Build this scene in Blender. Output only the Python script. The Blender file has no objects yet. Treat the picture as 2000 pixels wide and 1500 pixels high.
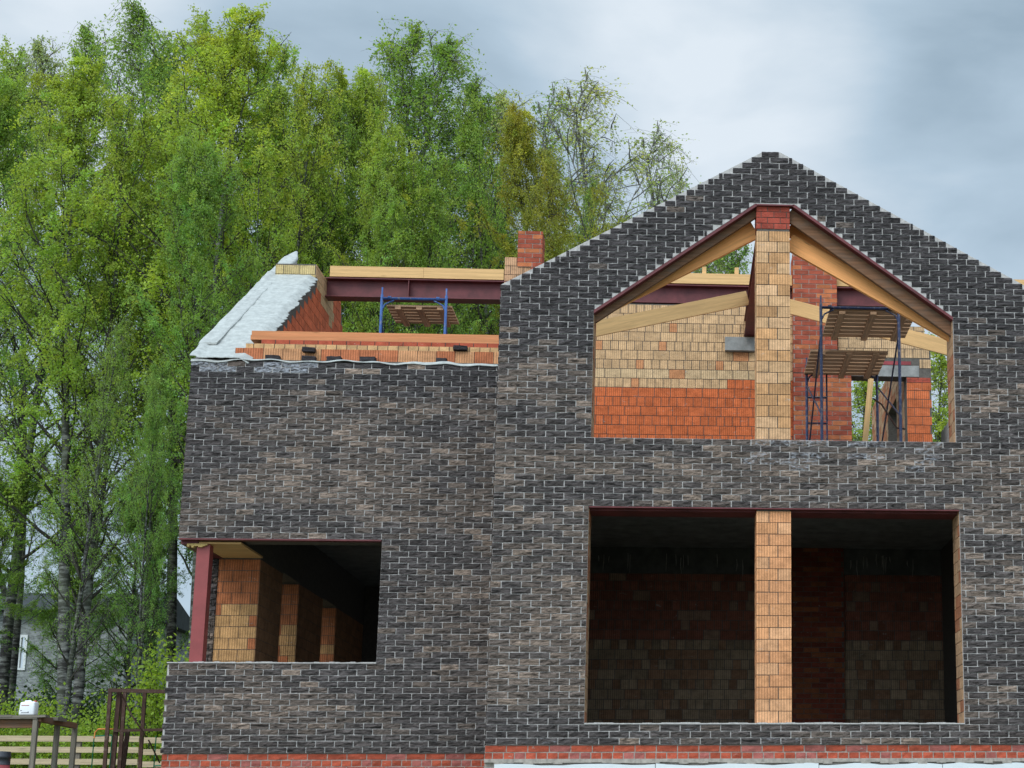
import bpy, math, random
import numpy as np
from mathutils import Vector, Matrix

# ------------------------------------------------------------------ camera
S = bpy.context.scene
C = S.collection
YAW, PITCH, ROLL = [math.radians(a) for a in (4.38, 11.259, -0.294)]
F, PX, PY = 3059.1, 1557.6, 1003.1          # focal length and principal point in pixels of a 2000x1500 frame
cy, sy, cp, sp, cr, sr = math.cos(YAW), math.sin(YAW), math.cos(PITCH), math.sin(PITCH), math.cos(ROLL), math.sin(ROLL)
FW = np.array([sy*cp, cy*cp, sp]); R0 = np.array([cy, -sy, 0.]); U0 = np.cross(R0, FW)
RT = R0*cr + U0*sr; UP = -R0*sr + U0*cr
EYE = np.array([0., 0., 1.6])
cam = bpy.data.objects.new('camera', bpy.data.cameras.new('camera')); C.objects.link(cam)
cam.matrix_world = Matrix(((RT[0], UP[0], -FW[0], 0), (RT[1], UP[1], -FW[1], 0), (RT[2], UP[2], -FW[2], 1.6), (0, 0, 0, 1)))
cam.data.sensor_width = 36; cam.data.lens = F/2000*36
cam.data.shift_x = (1000-PX)/2000; cam.data.shift_y = (PY-750)/2000
cam.data.clip_start = 0.1; cam.data.clip_end = 2000
S.camera = cam

def at(x, y, Y):
    """world point seen at pixel x, y of the photograph, at distance Y"""
    d = FW*F + RT*(x-PX) - UP*(y-PY)
    return EYE + d*(Y/d[1])

# ------------------------------------------------------------------ world and sun
SUN_AZ, SUN_EL = math.radians(212), math.radians(42)      # azimuth clockwise from +Y
W = bpy.data.worlds.new('World'); S.world = W; W.use_nodes = True
nt = W.node_tree; N = nt.nodes; L = nt.links; N.clear()
def nd(t, **k):
    n = N.new(t)
    for a, b in k.items(): setattr(n, a, b)
    return n
out = nd('ShaderNodeOutputWorld'); mx = nd('ShaderNodeMixShader')
sky = nd('ShaderNodeTexSky', sky_type='NISHITA', sun_disc=False, sun_elevation=SUN_EL, sun_rotation=SUN_AZ)
b1 = nd('ShaderNodeBackground'); b1.inputs[1].default_value = 0.12; L.new(sky.outputs[0], b1.inputs[0])
tc = nd('ShaderNodeTexCoord')
sx = nd('ShaderNodeSeparateXYZ'); L.new(tc.outputs['Generated'], sx.inputs[0])
za = nd('ShaderNodeMath', operation='ADD'); L.new(sx.outputs[2], za.inputs[0]); za.inputs[1].default_value = 0.25
zm = nd('ShaderNodeMath', operation='MAXIMUM'); L.new(za.outputs[0], zm.inputs[0]); zm.inputs[1].default_value = 0.12
dv = nd('ShaderNodeVectorMath', operation='SCALE'); L.new(tc.outputs['Generated'], dv.inputs[0])
iv = nd('ShaderNodeMath', operation='DIVIDE'); iv.inputs[0].default_value = 1; L.new(zm.outputs[0], iv.inputs[1]); L.new(iv.outputs[0], dv.inputs['Scale'])
n1 = nd('ShaderNodeTexNoise'); n1.inputs['Scale'].default_value = 5.5; n1.inputs['Detail'].default_value = 6; n1.inputs['Roughness'].default_value = .5; n1.inputs['Distortion'].default_value = .2
mp = nd('ShaderNodeMapping'); mp.inputs['Location'].default_value = (1.37, .45, 0.2); mp.inputs['Scale'].default_value = (1, 1, 2.4); L.new(tc.outputs['Generated'], mp.inputs[0]); L.new(mp.outputs[0], n1.inputs[0])
def patch(px, py, lo):
    d = FW*F + RT*(px-PX) - UP*(py-PY); d /= np.linalg.norm(d)
    dn = nd('ShaderNodeVectorMath', operation='DOT_PRODUCT'); dn.inputs[1].default_value = tuple(d); L.new(tc.outputs['Generated'], dn.inputs[0])
    mr = nd('ShaderNodeMapRange', interpolation_type='SMOOTHSTEP'); mr.inputs[1].default_value = lo; mr.inputs[2].default_value = 1; L.new(dn.outputs['Value'], mr.inputs[0])
    return mr.outputs[0]
acc = n1.outputs[0]
for px, py, lo, w in ((1400, 40, .990, .26), (1330, 60, .998, .08), (20, 60, .992, .22), (1450, 330, .9965, .05), (1900, 560, .994, .14), (850, 250, .996, -.12), (1990, 200, .993, -.14), (600, 20, .996, -.05)):
    m = nd('ShaderNodeMath', operation='MULTIPLY_ADD'); L.new(patch(px, py, lo), m.inputs[0]); m.inputs[1].default_value = w; L.new(acc, m.inputs[2]); acc = m.outputs[0]
cr_ = nd('ShaderNodeValToRGB'); L.new(acc, cr_.inputs[0])
e = cr_.color_ramp.elements
e[0].position = .25; e[0].color = (.335, .445, .54, 1)
e[1].position = .85; e[1].color = (.78, .86, .93, 1)
q = e.new(.5); q.color = (.475, .60, .71, 1)
b2 = nd('ShaderNodeBackground')
zen = nd('ShaderNodeMapRange', interpolation_type='SMOOTHSTEP'); L.new(sx.outputs[2], zen.inputs[0])
for i_, v_ in ((1, .48), (2, .95), (3, 1.0), (4, 2.0)): zen.inputs[i_].default_value = v_
dn_ = nd('ShaderNodeVectorMath', operation='DOT_PRODUCT'); dn_.inputs[1].default_value = (-.42, -.76, .5); L.new(tc.outputs['Generated'], dn_.inputs[0])
frt = nd('ShaderNodeMapRange', interpolation_type='SMOOTHSTEP'); L.new(dn_.outputs['Value'], frt.inputs[0])
for i_, v_ in ((1, .1), (2, 1.0), (3, 1.0), (4, 2.6)): frt.inputs[i_].default_value = v_
ml_ = nd('ShaderNodeMath', operation='MULTIPLY'); L.new(zen.outputs[0], ml_.inputs[0]); L.new(frt.outputs[0], ml_.inputs[1]); L.new(ml_.outputs[0], b2.inputs[1]); L.new(cr_.outputs[0], b2.inputs[0])
mx.inputs[0].default_value = .9; L.new(b1.outputs[0], mx.inputs[1]); L.new(b2.outputs[0], mx.inputs[2]); L.new(mx.outputs[0], out.inputs[0])
sun = bpy.data.objects.new('sun', bpy.data.lights.new('sun', 'SUN')); C.objects.link(sun)
sun.data.energy = 1.3; sun.data.angle = math.radians(25); sun.data.color = (1, .96, .9)
sdir = Vector((math.sin(SUN_AZ)*math.cos(SUN_EL), math.cos(SUN_AZ)*math.cos(SUN_EL), math.sin(SUN_EL)))
sun.rotation_euler = sdir.to_track_quat('Z', 'Y').to_euler()
S.view_settings.view_transform = 'Standard'; S.view_settings.look = 'None'; S.view_settings.exposure = 0.06; S.view_settings.gamma = 1
S.render.engine = 'CYCLES'
S.cycles.max_bounces = 6; S.cycles.diffuse_bounces = 3; S.cycles.transparent_max_bounces = 4

rng = random.Random(7)
# ------------------------------------------------------------------ materials
def material(name):
    m = bpy.data.materials.new(name); m.use_nodes = True
    t = m.node_tree; b = t.nodes['Principled BSDF']; b.inputs['Roughness'].default_value = .85
    b.inputs['Specular IOR Level'].default_value = .25
    return m, t, b
def node(t, ty, ins=None, **k):
    n = t.nodes.new(ty)
    for a, b in k.items(): setattr(n, a, b)
    for a, v in (ins or {}).items():
        if hasattr(v, 'is_output'): t.links.new(v, n.inputs[a])
        else: n.inputs[a].default_value = v
    return n
def coords(t, kind, scale):
    tcn = node(t, 'ShaderNodeTexCoord')
    return node(t, 'ShaderNodeMapping', {0: tcn.outputs[kind], 'Scale': scale}).outputs[0]
def noise(t, vec, scale, detail=4, rough=.6, dist=0):
    return node(t, 'ShaderNodeTexNoise', {'Vector': vec, 'Scale': scale, 'Detail': detail, 'Roughness': rough, 'Distortion': dist}).outputs[0]
def ramp(t, fac, stops):
    n = node(t, 'ShaderNodeValToRGB', {0: fac}); el = n.color_ramp.elements
    while len(el) < len(stops): el.new(.5)
    for e_, (p, c) in zip(el, stops): e_.position = p; e_.color = (c, c, c, 1) if isinstance(c, (int, float)) else (*c, 1)
    return n.outputs[0]
def mixc(t, a, b, fac, mode='MULTIPLY'):
    n = node(t, 'ShaderNodeMix', data_type='RGBA', blend_type=mode)
    for i, v in ((0, fac), (6, a), (7, b)):
        if hasattr(v, 'is_output'): t.links.new(v, n.inputs[i])
        elif i == 0: n.inputs[0].default_value = v
        else: n.inputs[i].default_value = (*v, 1)
    return n.outputs[2]
def bump(t, b, h, dist, strength=1):
    n = node(t, 'ShaderNodeBump', {'Height': h, 'Distance': dist, 'Strength': strength}); t.links.new(n.outputs[0], b.inputs['Normal'])

def rock_brick():
    m, t, b = material('rock_faced_brick')
    a = node(t, 'ShaderNodeAttribute', attribute_name='tint')
    v = coords(t, 'UV', (6, 36, 1)); v2 = coords(t, 'UV', (60, 110, 1)); v3 = coords(t, 'UV', (2.2, 3, 1))
    n_ = noise(t, v, 1, 4, .6, 1.3); n2 = noise(t, v2, 1, 3)
    c = mixc(t, a.outputs['Color'], ramp(t, n_, ((.36, .22), (.45, .8), (.56, 1.25), (.75, 1.9))), 1)
    c = mixc(t, c, ramp(t, n2, ((.3, .7), (.7, 1.3))), 1)
    c = mixc(t, c, ramp(t, noise(t, v3, 1, 2), ((.35, .86), (.7, 1.14))), 1)
    # white efflorescence where the brick's own flag asks for it
    ef = noise(t, coords(t, 'UV', (14, 30, 1)), 1, 5, .7)
    f = node(t, 'ShaderNodeMath', {0: a.outputs['Alpha'], 1: ef}, operation='MULTIPLY').outputs[0]
    f = ramp(t, f, ((.44, 0), (.62, .75)))
    c = mixc(t, c, (.42, .43, .47), f, 'MIX')
    t.links.new(c, b.inputs[0]); bump(t, b, n_, .012)
    return m
def plain_brick(name, rib=0., stain=.35, rough=.9):
    m, t, b = material(name)
    a = node(t, 'ShaderNodeAttribute', attribute_name='tint')
    n_ = noise(t, coords(t, 'UV', (7, 9, 1)), 1, 5, .65); n2 = noise(t, coords(t, 'UV', (60, 60, 1)), 1, 3)
    c = mixc(t, a.outputs['Color'], ramp(t, n_, ((.3, 1-stain), (.55, 1), (.75, 1+stain*.5))), 1)
    c = mixc(t, c, ramp(t, n2, ((.3, .85), (.7, 1.12))), 1)
    h = n2
    if rib:
        w = node(t, 'ShaderNodeTexWave', {'Vector': coords(t, 'UV', (1, .001, 1)), 'Scale': 9.0, 'Distortion': .3}, bands_direction='X').outputs[1]
        c = mixc(t, c, ramp(t, w, ((.25, 1-rib), (.6, 1.05))), 1); h = w
    # cement smears
    sm = ramp(t, noise(t, coords(t, 'UV', (7, 15, 1)), 1, 6, .78, .6), ((.62, 0), (.68, .7)))
    c = mixc(t, c, (.42, .38, .34), sm, 'MIX')
    b.inputs['Roughness'].default_value = rough
    t.links.new(c, b.inputs[0]); bump(t, b, h, .004)
    return m
def simple(name, col, var=.25, scale=6, rough=.85, metal=0, bmp=.003, space='Object', stretch=(1, 1, 1), spec=.25):
    m, t, b = material(name)
    n_ = noise(t, coords(t, space, stretch), scale, 5, .65)
    c = mixc(t, col, ramp(t, n_, ((.3, 1-var), (.7, 1+var))), 1)
    t.links.new(c, b.inputs[0]); b.inputs['Roughness'].default_value = rough; b.inputs['Metallic'].default_value = metal
    b.inputs['Specular IOR Level'].default_value = spec
    if bmp: bump(t, b, n_, bmp)
    return m
def timber(name, col, dark=.75, weather=0):
    m, t, b = material(name)
    g = noise(t, coords(t, 'UV', (1.1, 28, 1)), 1, 4, .6, .6); g2 = noise(t, coords(t, 'UV', (6, 160, 1)), 1, 2)
    vo = node(t, 'ShaderNodeTexVoronoi', {'Vector': coords(t, 'UV', (1.3, 7, 1)), 'Scale': 1}); kn = ramp(t, vo.outputs['Distance'], ((.035, .45), (.1, 1)))
    c = mixc(t, col, ramp(t, g, ((.35, dark), (.65, 1.1))), 1)
    c = mixc(t, c, ramp(t, g2, ((.3, .92), (.7, 1.06))), 1); c = mixc(t, c, kn, .8)
    if weather:
        w = ramp(t, noise(t, coords(t, 'UV', (3, 9, 1)), 1, 5, .7), ((.45, 0), (.7, weather)))
        c = mixc(t, c, (.13, .115, .1), w, 'MIX')
    t.links.new(c, b.inputs[0]); bump(t, b, g2, .002)
    return m
def painted_steel(name, col, chip=.3, chipcol=(.25, .22, .2), rough=.55):
    m, t, b = material(name)
    n_ = noise(t, coords(t, 'Object', (1, 1, 1)), 5, 4); n2 = noise(t, coords(t, 'Object', (1, 1, .5)), 26, 5, .7)
    c = mixc(t, col, ramp(t, n_, ((.3, .8), (.7, 1.15))), 1)
    c = mixc(t, c, chipcol, ramp(t, n2, ((.62-chip*.15, 0), (.7-chip*.1, .8))), 'MIX')
    t.links.new(c, b.inputs[0]); b.inputs['Roughness'].default_value = rough; b.inputs['Specular IOR Level'].default_value = .4
    bump(t, b, n2, .001)
    return m
def leaf_mat(name, col):
    m, t, b = material(name)
    a = node(t, 'ShaderNodeAttribute', attribute_name='tint')
    oi = node(t, 'ShaderNodeObjectInfo')
    c = mixc(t, col, a.outputs['Color'], 1)
    c = mixc(t, c, ramp(t, oi.outputs['Random'], ((0, (.88, .92, .95)), (1, (1.12, 1.06, .95)))), 1)
    t.links.new(c, b.inputs[0]); b.inputs['Roughness'].default_value = .6
    tr = node(t, 'ShaderNodeBsdfTranslucent', {0: mixc(t, c, (1.5, 1.5, .6), 1)})
    ms = node(t, 'ShaderNodeMixShader', {0: .45, 1: b.outputs[0], 2: tr.outputs[0]})
    t.links.new(ms.outputs[0], t.nodes['Material Output'].inputs[0])
    return m
def bark():
    m, t, b = material('birch_bark')
    n_ = noise(t, coords(t, 'Object', (2, 2, 9)), 1.3, 5, .7); n2 = noise(t, coords(t, 'Object', (1, 1, .35)), 1.1, 2)
    c = ramp(t, n_, ((.47, (.028, .026, .024)), (.55, (.12, .12, .11)), (.80, (.36, .36, .33))))
    c = mixc(t, c, (.16, .19, .11), ramp(t, n2, ((.45, 0), (.7, .55))), 'MIX')
    t.links.new(c, b.inputs[0]); return m

M = dict(
    rock=rock_brick(), mortar=simple('mortar', (.45, .42, .40), .25, 30, bmp=.004), mortar_warm=simple('warm_mortar', (.36, .32, .28), .3, 20),
    block=plain_brick('ribbed_ceramic_block', .25, .32), red=plain_brick('red_brick', 0, .35),
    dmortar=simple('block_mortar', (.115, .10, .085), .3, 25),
    steel=simple('red_oxide_steel', (.13, .028, .03), .35, 4, .5, bmp=.0006, spec=.35), column=simple('red_primer_steel', (.27, .052, .05), .15, 5, .5, bmp=.0006, spec=.4),
    rafter=timber('fresh_pine', (.95, .43, .16), .85), pine=timber('pale_pine', (.70, .43, .19), .85), plate=timber('orange_pine', (.62, .25, .11), .85),
    brownwood=timber('stained_formwork', (.22, .11, .06), .6, .5), deckwood=timber('scaffold_boards', (.52, .31, .18), .6, .35),
    fencewood=timber('fence_boards', (.54, .42, .27), .8, .15), greywood=timber('weathered_timber', (.22, .19, .15), .6, .6),
    membrane=simple('white_membrane', (.38, .385, .36), .22, 11, .6, bmp=.006), concrete=simple('concrete', (.27, .265, .25), .3, 5),
    foam=simple('white_insulation_board', (.70, .73, .74), .05, 3, .7, bmp=.001), ink=simple('dark_print', (.12, .12, .13), .2, 40, bmp=0),
    blue=painted_steel('blue_scaffold_paint', (.035, .09, .26), .45), navy=painted_steel('dark_blue_scaffold_paint', (.025, .035, .085), .55, (.22, .18, .17)), rust=painted_steel('rusted_steel', (.075, .038, .027), .5, (.14, .10, .075), .9),
    ptfe=simple('white_plastic', (.82, .83, .84), .04, 4, .4, bmp=0, spec=.5), redcap=simple('red_plastic', (.45, .06, .05), .1, 4, .4, bmp=0),
    black=simple('black_plastic', (.025, .025, .03), .2, 4, .4, bmp=0, spec=.5), redpaint=simple('dull_red_paint', (.28, .05, .055), .3, 4, .5, bmp=0),
    green=simple('green_wire', (.05, .28, .16), .1, 4, .5, bmp=0), orange=simple('orange_wire', (.6, .2, .05), .1, 4, .5, bmp=0),
    bark=bark(), branch=simple('dark_branch_bark', (.055, .05, .04), .35, 2), twig=simple('pale_twig_bark', (.17, .16, .14), .3, 2),
    leaf_bright=leaf_mat('bright_birch_leaf', (.30, .42, .08)), leaf_mid=leaf_mat('mid_birch_leaf', (.22, .36, .085)),
    leaf_deep=leaf_mat('deep_green_leaf', (.14, .26, .07)), leaf_olive=leaf_mat('bronze_birch_leaf', (.30, .33, .06)), leaf_pale=leaf_mat('pale_sparse_leaf', (.34, .42, .22)),
    leaf_lime=leaf_mat('lime_shrub_leaf', (.23, .33, .05)), leaf_dark=leaf_mat('dark_hedge_leaf', (.03, .06, .025)),
    foamy=simple('yellow_foam', (.6, .42, .16), .2, 20), grass=simple('ground_soil', (.10, .105, .05), .5, .6), housewall=simple('pale_stone', (.24, .255, .25), .65, 3.5, stretch=(1, 1, 3)), darkglass=simple('dark_glass', (.03, .05, .05), .2, 2, .15, bmp=0, spec=.6),
    whitepaint=simple('white_paint', (.7, .72, .72), .05, 4), roofing=simple('dark_roofing', (.035, .04, .04), .3, 4),
)

# ------------------------------------------------------------------ object helpers
def link(name, me, mats, parent=None):
    for m in (mats if isinstance(mats, (list, tuple)) else [mats]): me.materials.append(M[m] if isinstance(m, str) else m)
    o = bpy.data.objects.new(name, me); C.objects.link(o)
    if parent: o.parent = parent
    return o
def tag(o, label=None, cat=None, group=None, kind=None):
    for k, v in (('label', label), ('category', cat), ('group', group), ('kind', kind)):
        if v: o[k] = v
    return o
def empty(name, loc=(0, 0, 0)):
    o = bpy.data.objects.new(name, None); o.location = loc; o.empty_display_size = .3; C.objects.link(o); return o

class MB:
    """collects faces with uv (metres), tint and material index, then builds one mesh object"""
    def __init__(s): s.v = []; s.f = []; s.uv = []; s.c = []; s.m = []; s.smooth = []
    def face(s, pts, uv=None, c=(1, 1, 1, 0), m=0, sm=False):
        i = len(s.v); s.v += [tuple(p) for p in pts]; s.f.append(tuple(range(i, i+len(pts))))
        if uv is None:
            p = [Vector(x) for x in pts]; n = (p[1]-p[0]).cross(p[-1]-p[0])
            ax = max(range(3), key=lambda k: abs(n[k]))
            uv = [((q.y, q.z), (q.x, q.z), (q.x, q.y))[ax] for q in p]
        s.uv += list(uv); s.c += [c]*len(pts); s.m.append(m); s.smooth.append(sm)
    def grid(s, P, UV, c, m=0, sm=False):
        P = np.asarray(P); nu, nv = P.shape[:2]; i = len(s.v)
        s.v += [tuple(p) for p in P.reshape(-1, 3)]
        for a in range(nu-1):
            for b in range(nv-1):
                idx = (a*nv+b, (a+1)*nv+b, (a+1)*nv+b+1, a*nv+b+1)
                s.f.append(tuple(i+k for k in idx)); s.uv += [tuple(UV[k//nv][k % nv]) for k in idx]; s.c += [c]*4; s.m.append(m); s.smooth.append(sm)
    def box(s, x0, x1, y0, y1, z0, z1, c=(1, 1, 1, 0), m=0):
        p = [(x, y, z) for x in (x0, x1) for y in (y0, y1) for z in (z0, z1)]
        for q in ((0, 4, 5, 1), (6, 2, 3, 7), (2, 0, 1, 3), (4, 6, 7, 5), (1, 5, 7, 3), (2, 6, 4, 0)): s.face([p[k] for k in q], c=c, m=m)
    def prism(s, pts, d, c=(1, 1, 1, 0), m=0):
        """polygon pts (3d) extruded by vector d"""
        a = [Vector(p) for p in pts]; d = Vector(d); b = [p+d for p in a]
        s.face(a[::-1], c=c, m=m); s.face(b, c=c, m=m)
        for i in range(len(a)):
            j = (i+1) % len(a); s.face([a[i], a[j], b[j], b[i]], c=c, m=m)
    def beam(s, p0, p1, w, h, up=(0, 0, 1), m=0, c=(1, 1, 1, 0), seed=None):
        """rectangular bar from p0 to p1, w wide sideways, h high; uv runs along it"""
        p0, p1 = Vector(p0), Vector(p1); d = (p1-p0); Ln = d.length; d.normalize()
        sd = d.cross(Vector(up)).normalized(); u = sd.cross(d)
        o = rng.uniform(0, 50)
        r = [sd*w/2*a + u*h/2*b for a, b in ((-1, -1), (1, -1), (1, 1), (-1, 1))]; vv = [0, w, w+h, 2*w+h, 2*w+2*h]
        for k in range(4):
            a, b = r[k], r[(k+1) % 4]
            s.face([p0+a, p1+a, p1+b, p0+b][::-1], [(o, o+vv[k]), (o+Ln, o+vv[k]), (o+Ln, o+vv[k+1]), (o, o+vv[k+1])][::-1], c=c, m=m)
        for P, rr in ((p0, r), (p1, r[::-1])): s.face([P+x for x in rr], [(o+x.x*.1, o+x.z) for x in rr], c=c, m=m)
    def tube(s, pts, r, n=8, m=0, caps=True):
        P = [Vector(p) for p in pts]; rr = r if isinstance(r, (list, tuple)) else [r]*len(P); rings = []
        i0 = len(s.v); lens = [0]
        for a, b in zip(P, P[1:]): lens.append(lens[-1]+(b-a).length)
        x = None
        for k, p in enumerate(P):
            d = (P[min(k+1, len(P)-1)]-P[max(k-1, 0)]).normalized()
            if x is None: x = d.orthogonal().normalized()
            x = (x-d*x.dot(d)).normalized(); y = d.cross(x)
            for j in range(n):
                t = 2*math.pi*j/n; s.v.append(tuple(p+(x*math.cos(t)+y*math.sin(t))*rr[k]))
        for k in range(len(P)-1):
            for j in range(n):
                j2 = (j+1) % n
                s.f.append((i0+k*n+j, i0+k*n+j2, i0+(k+1)*n+j2, i0+(k+1)*n+j)); s.uv += [(lens[k], j*.02), (lens[k], j*.02+.02), (lens[k+1], j*.02+.02), (lens[k+1], j*.02)]
                s.c += [(1, 1, 1, 0)]*4; s.m.append(m); s.smooth.append(True)
        if caps:
            for base in (i0, i0+(len(P)-1)*n):
                s.f.append(tuple(range(base, base+n))); s.uv += [(0, 0)]*n; s.c += [(1, 1, 1, 0)]*n; s.m.append(m); s.smooth.append(False)
    def mesh(s, name):
        me = bpy.data.meshes.new(name); me.from_pydata(s.v, [], s.f)
        uvl = me.uv_layers.new(name='UVMap'); uvl.data.foreach_set('uv', np.array(s.uv, 'f').ravel())
        ca = me.color_attributes.new('tint', 'FLOAT_COLOR', 'CORNER'); ca.data.foreach_set('color', np.array(s.c, 'f').ravel())
        me.polygons.foreach_set('material_index', s.m); me.polygons.foreach_set('use_smooth', s.smooth); me.update()
        return me
    def build(s, name, mats, parent=None, label=None):
        o = link(name, s.mesh(name), mats, parent)
        if label: o['label'] = label
        return o

def inter(A, B):
    r = []
    for a in A:
        for b in B:
            lo, hi = max(a[0], b[0]), min(a[1], b[1])
            if hi > lo: r.append((lo, hi))
    return r
def lay(mb, P0, u, n, z0, z1, rowh, blen, iv, col, joint=.010, proud=.012, rough=.0, grid=(2, 2), bond='run', m=1, ends=None, min_len=.03, seed=1, rowshift=0., bed=None):
    """courses of bricks on the plane through P0 with direction u and outward normal n.
    iv(z) gives the solid intervals along u; col(u, z, row, kind) gives a brick's own colour"""
    seed = abs(int(seed)); r = random.Random(seed); nr = np.random.RandomState(seed)
    P0 = np.array(P0, float); u = np.array(u, float); n = np.array(n, float); zz = np.array((0, 0, 1.))
    k = 0; z = z0; bed = joint if bed is None else bed
    while z < z1-.02:
        zb, zt = z+bed/2, min(z+rowh, z1)-bed/2
        if zt-zb < .015: break
        I = inter(iv(zb+(zt-zb)*.12), iv(zt-(zt-zb)*.12))
        for (a, b) in I:
            if bond == 'run': L_ = blen; off = (k % 2)*blen/2
            elif bond == 'alt': L_ = blen if k % 2 else blen/2; off = r.uniform(0, blen)
            else: L_ = blen; off = r.uniform(0, blen)
            x = math.floor((a-off-rowshift)/L_)*L_+off+rowshift
            while x < b:
                x0, x1 = max(x+joint/2, a+.002), min(x+L_-joint/2, b-.002); xc = x; x += L_
                if x1-x0 < min_len: continue
                c = col((x0+x1)/2, (zb+zt)/2, k, r)
                if c is None: continue
                jz = r.uniform(-.0015, .0015)
                gu, gv = grid
                us = np.linspace(x0, x1, gu); zs = np.linspace(zb, zt, gv)
                pr = proud*r.uniform(.75, 1.2)
                H = np.full((gu, gv), pr)
                if rough:
                    H += nr.uniform(-rough, rough, (gu, gv))
                    s_ = r.uniform(-1, 1)
                    H += rough*np.sin((us[:, None]-x0)*r.uniform(5, 30)*r.choice((-1, 1))+s_*6+(zs[None, :]-zb)*r.uniform(50, 110))
                    H[0, :] -= rough*.6; H[-1, :] -= rough*.6; H[:, 0] -= rough*.5; H[:, -1] -= rough*.5
                    H = np.maximum(H, .002)
                Pt = P0 + us[:, None, None]*u + (zs[None, :, None]+jz)*zz + H[:, :, None]*n
                fl = r.choice((-1, 1)) if rough else 1; ou = r.uniform(0, 9) if rough else 0
                UVg = np.stack(np.broadcast_arrays(us[:, None]*fl+ou, zs[None, :]+ou*.37), -1)
                mb.grid(Pt, UVg, c, m)
                # skirt back to the mortar
                ring = [(i, 0) for i in range(gu)]+[(gu-1, j) for j in range(1, gv)]+[(i, gv-1) for i in range(gu-2, -1, -1)]+[(0, j) for j in range(gv-2, 0, -1)]
                for (i, j), (i2, j2) in zip(ring, ring[1:]+ring[:1]):
                    A, B = Pt[i, j], Pt[i2, j2]; A2 = A-n*(H[i, j]+.003); B2 = B-n*(H[i2, j2]+.003)
                    mb.face([A2, B2, B, A], [tuple(UVg[i, j]), tuple(UVg[i2, j2]), tuple(UVg[i2, j2]), tuple(UVg[i, j])], c, m)
        z += rowh; k += 1
def slab(mb, P0, u, n, zs, iv, thick, m=0, c=(1, 1, 1, 0)):
    """solid backing of a wall: iv(z) sampled between break heights zs, front at the plane, thick behind it"""
    P0 = Vector(P0); u = Vector(u); n = Vector(n); Z = Vector((0, 0, 1))
    for za_, zb_ in zip(zs, zs[1:]):
        A, B = iv(za_+1e-4), iv(zb_-1e-4)
        for (a0, a1), (b0, b1) in zip(A, B):
            pts = [P0+u*a0+Z*za_, P0+u*a1+Z*za_, P0+u*b1+Z*zb_, P0+u*b0+Z*zb_]
            mb.prism(pts, -n*thick, c=c, m=m)

def lerp(a, b, t): return tuple(x+(y-x)*t for x, y in zip(a, b))
def jit(c, r, s): k = 1+r.uniform(-s, s); return tuple(x*k for x in c[:3])+(0.,)

# ------------------------------------------------------------------ ground
def gz(y):
    def ss(a, b, t): t = min(1, max(0, (t-a)/(b-a))); return t*t*(3-2*t)
    return 1.25*ss(6, 17, y)+.65*ss(22, 30, y)
g = MB()
ys = [-60, -20, 0, 4]+[6+i for i in range(26)]+[36, 45, 60, 90, 140, 250, 500, 900]; xs = [-900, -300, -120, -60, -40, -30, -20, -10, -5, 0, 5, 10, 20, 30, 40, 60, 120, 300, 900]
P = [[(x, y, gz(y)+(0.04*math.sin(x*1.3+y) if 2 < y < 40 else 0)) for y in ys] for x in xs]
g.grid(P, [[(p[0], p[1]) for p in rw] for rw in P], (1, 1, 1, 0), 0, True)
tag(g.build('ground', 'grass'), kind='structure')

# ------------------------------------------------------------------ the unfinished house
YB, YW = 19.6, 21.77
house = empty('unfinished_brick_house', (0, 23, 1.25))
tag(house, 'unfinished dark brick house with open gable window and bare steel beams', 'house')
def part(mb, name, mats, label=None):
    o = mb.build(name, mats, house, label); o.matrix_parent_inverse = Matrix.Translation((0, -23, -1.25)); return o

ROW, BL = .0811, .25
Z0 = 2.59
zl0, zl1, zu0 = Z0+3*ROW, Z0+37*ROW, Z0+48*ROW
XL, XR = -2.355, 4.77
def shell(z):
    l, r_ = XL, XR
    if z > 8.506: l = XL+(z-8.506)/.570; r_ = XR-(z-8.53)/.553 if z > 8.53 else XR
    return [(l, r_)]
def cut(I, a, b):
    o = []
    for lo, hi in I:
        if b <= lo or a >= hi: o.append((lo, hi)); continue
        if a > lo: o.append((lo, a))
        if b < hi: o.append((b, hi))
    return o
def bay_iv(z, g_=0., gl=0.):
    I = shell(z)
    if zl0 < z < zl1: I = cut(I, -1.155, 3.60)
    if zu0 < z < 9.71+g_:
        l, r_ = -1.145, 3.58
        if z > 8.19: l = -1.145+(z-8.19-g_)/.7256; r_ = 3.58-(z-8.185-g_)/.731
        l = max(l, -1.145); r_ = min(r_, 3.58)
        I = cut(I, l, r_)
    return I
nrl = np.random.RandomState(3)
LOWN = nrl.rand(60, 60)
def low(u, z):
    a, b = (u+10)*.9, z*3.1; i, j = int(a), int(b); fa, fb = a-i, b-j
    g_ = lambda p, q_: LOWN[p % 60, q_ % 60]
    return (g_(i, j)*(1-fa)+g_(i+1, j)*fa)*(1-fb)+(g_(i, j+1)*(1-fa)+g_(i+1, j+1)*fa)*fb
CHAR, BLUEG, TAUPE, LIGHT = (.047, .040, .040), (.069, .060, .060), (.130, .098, .080), (.225, .165, .13)
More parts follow.
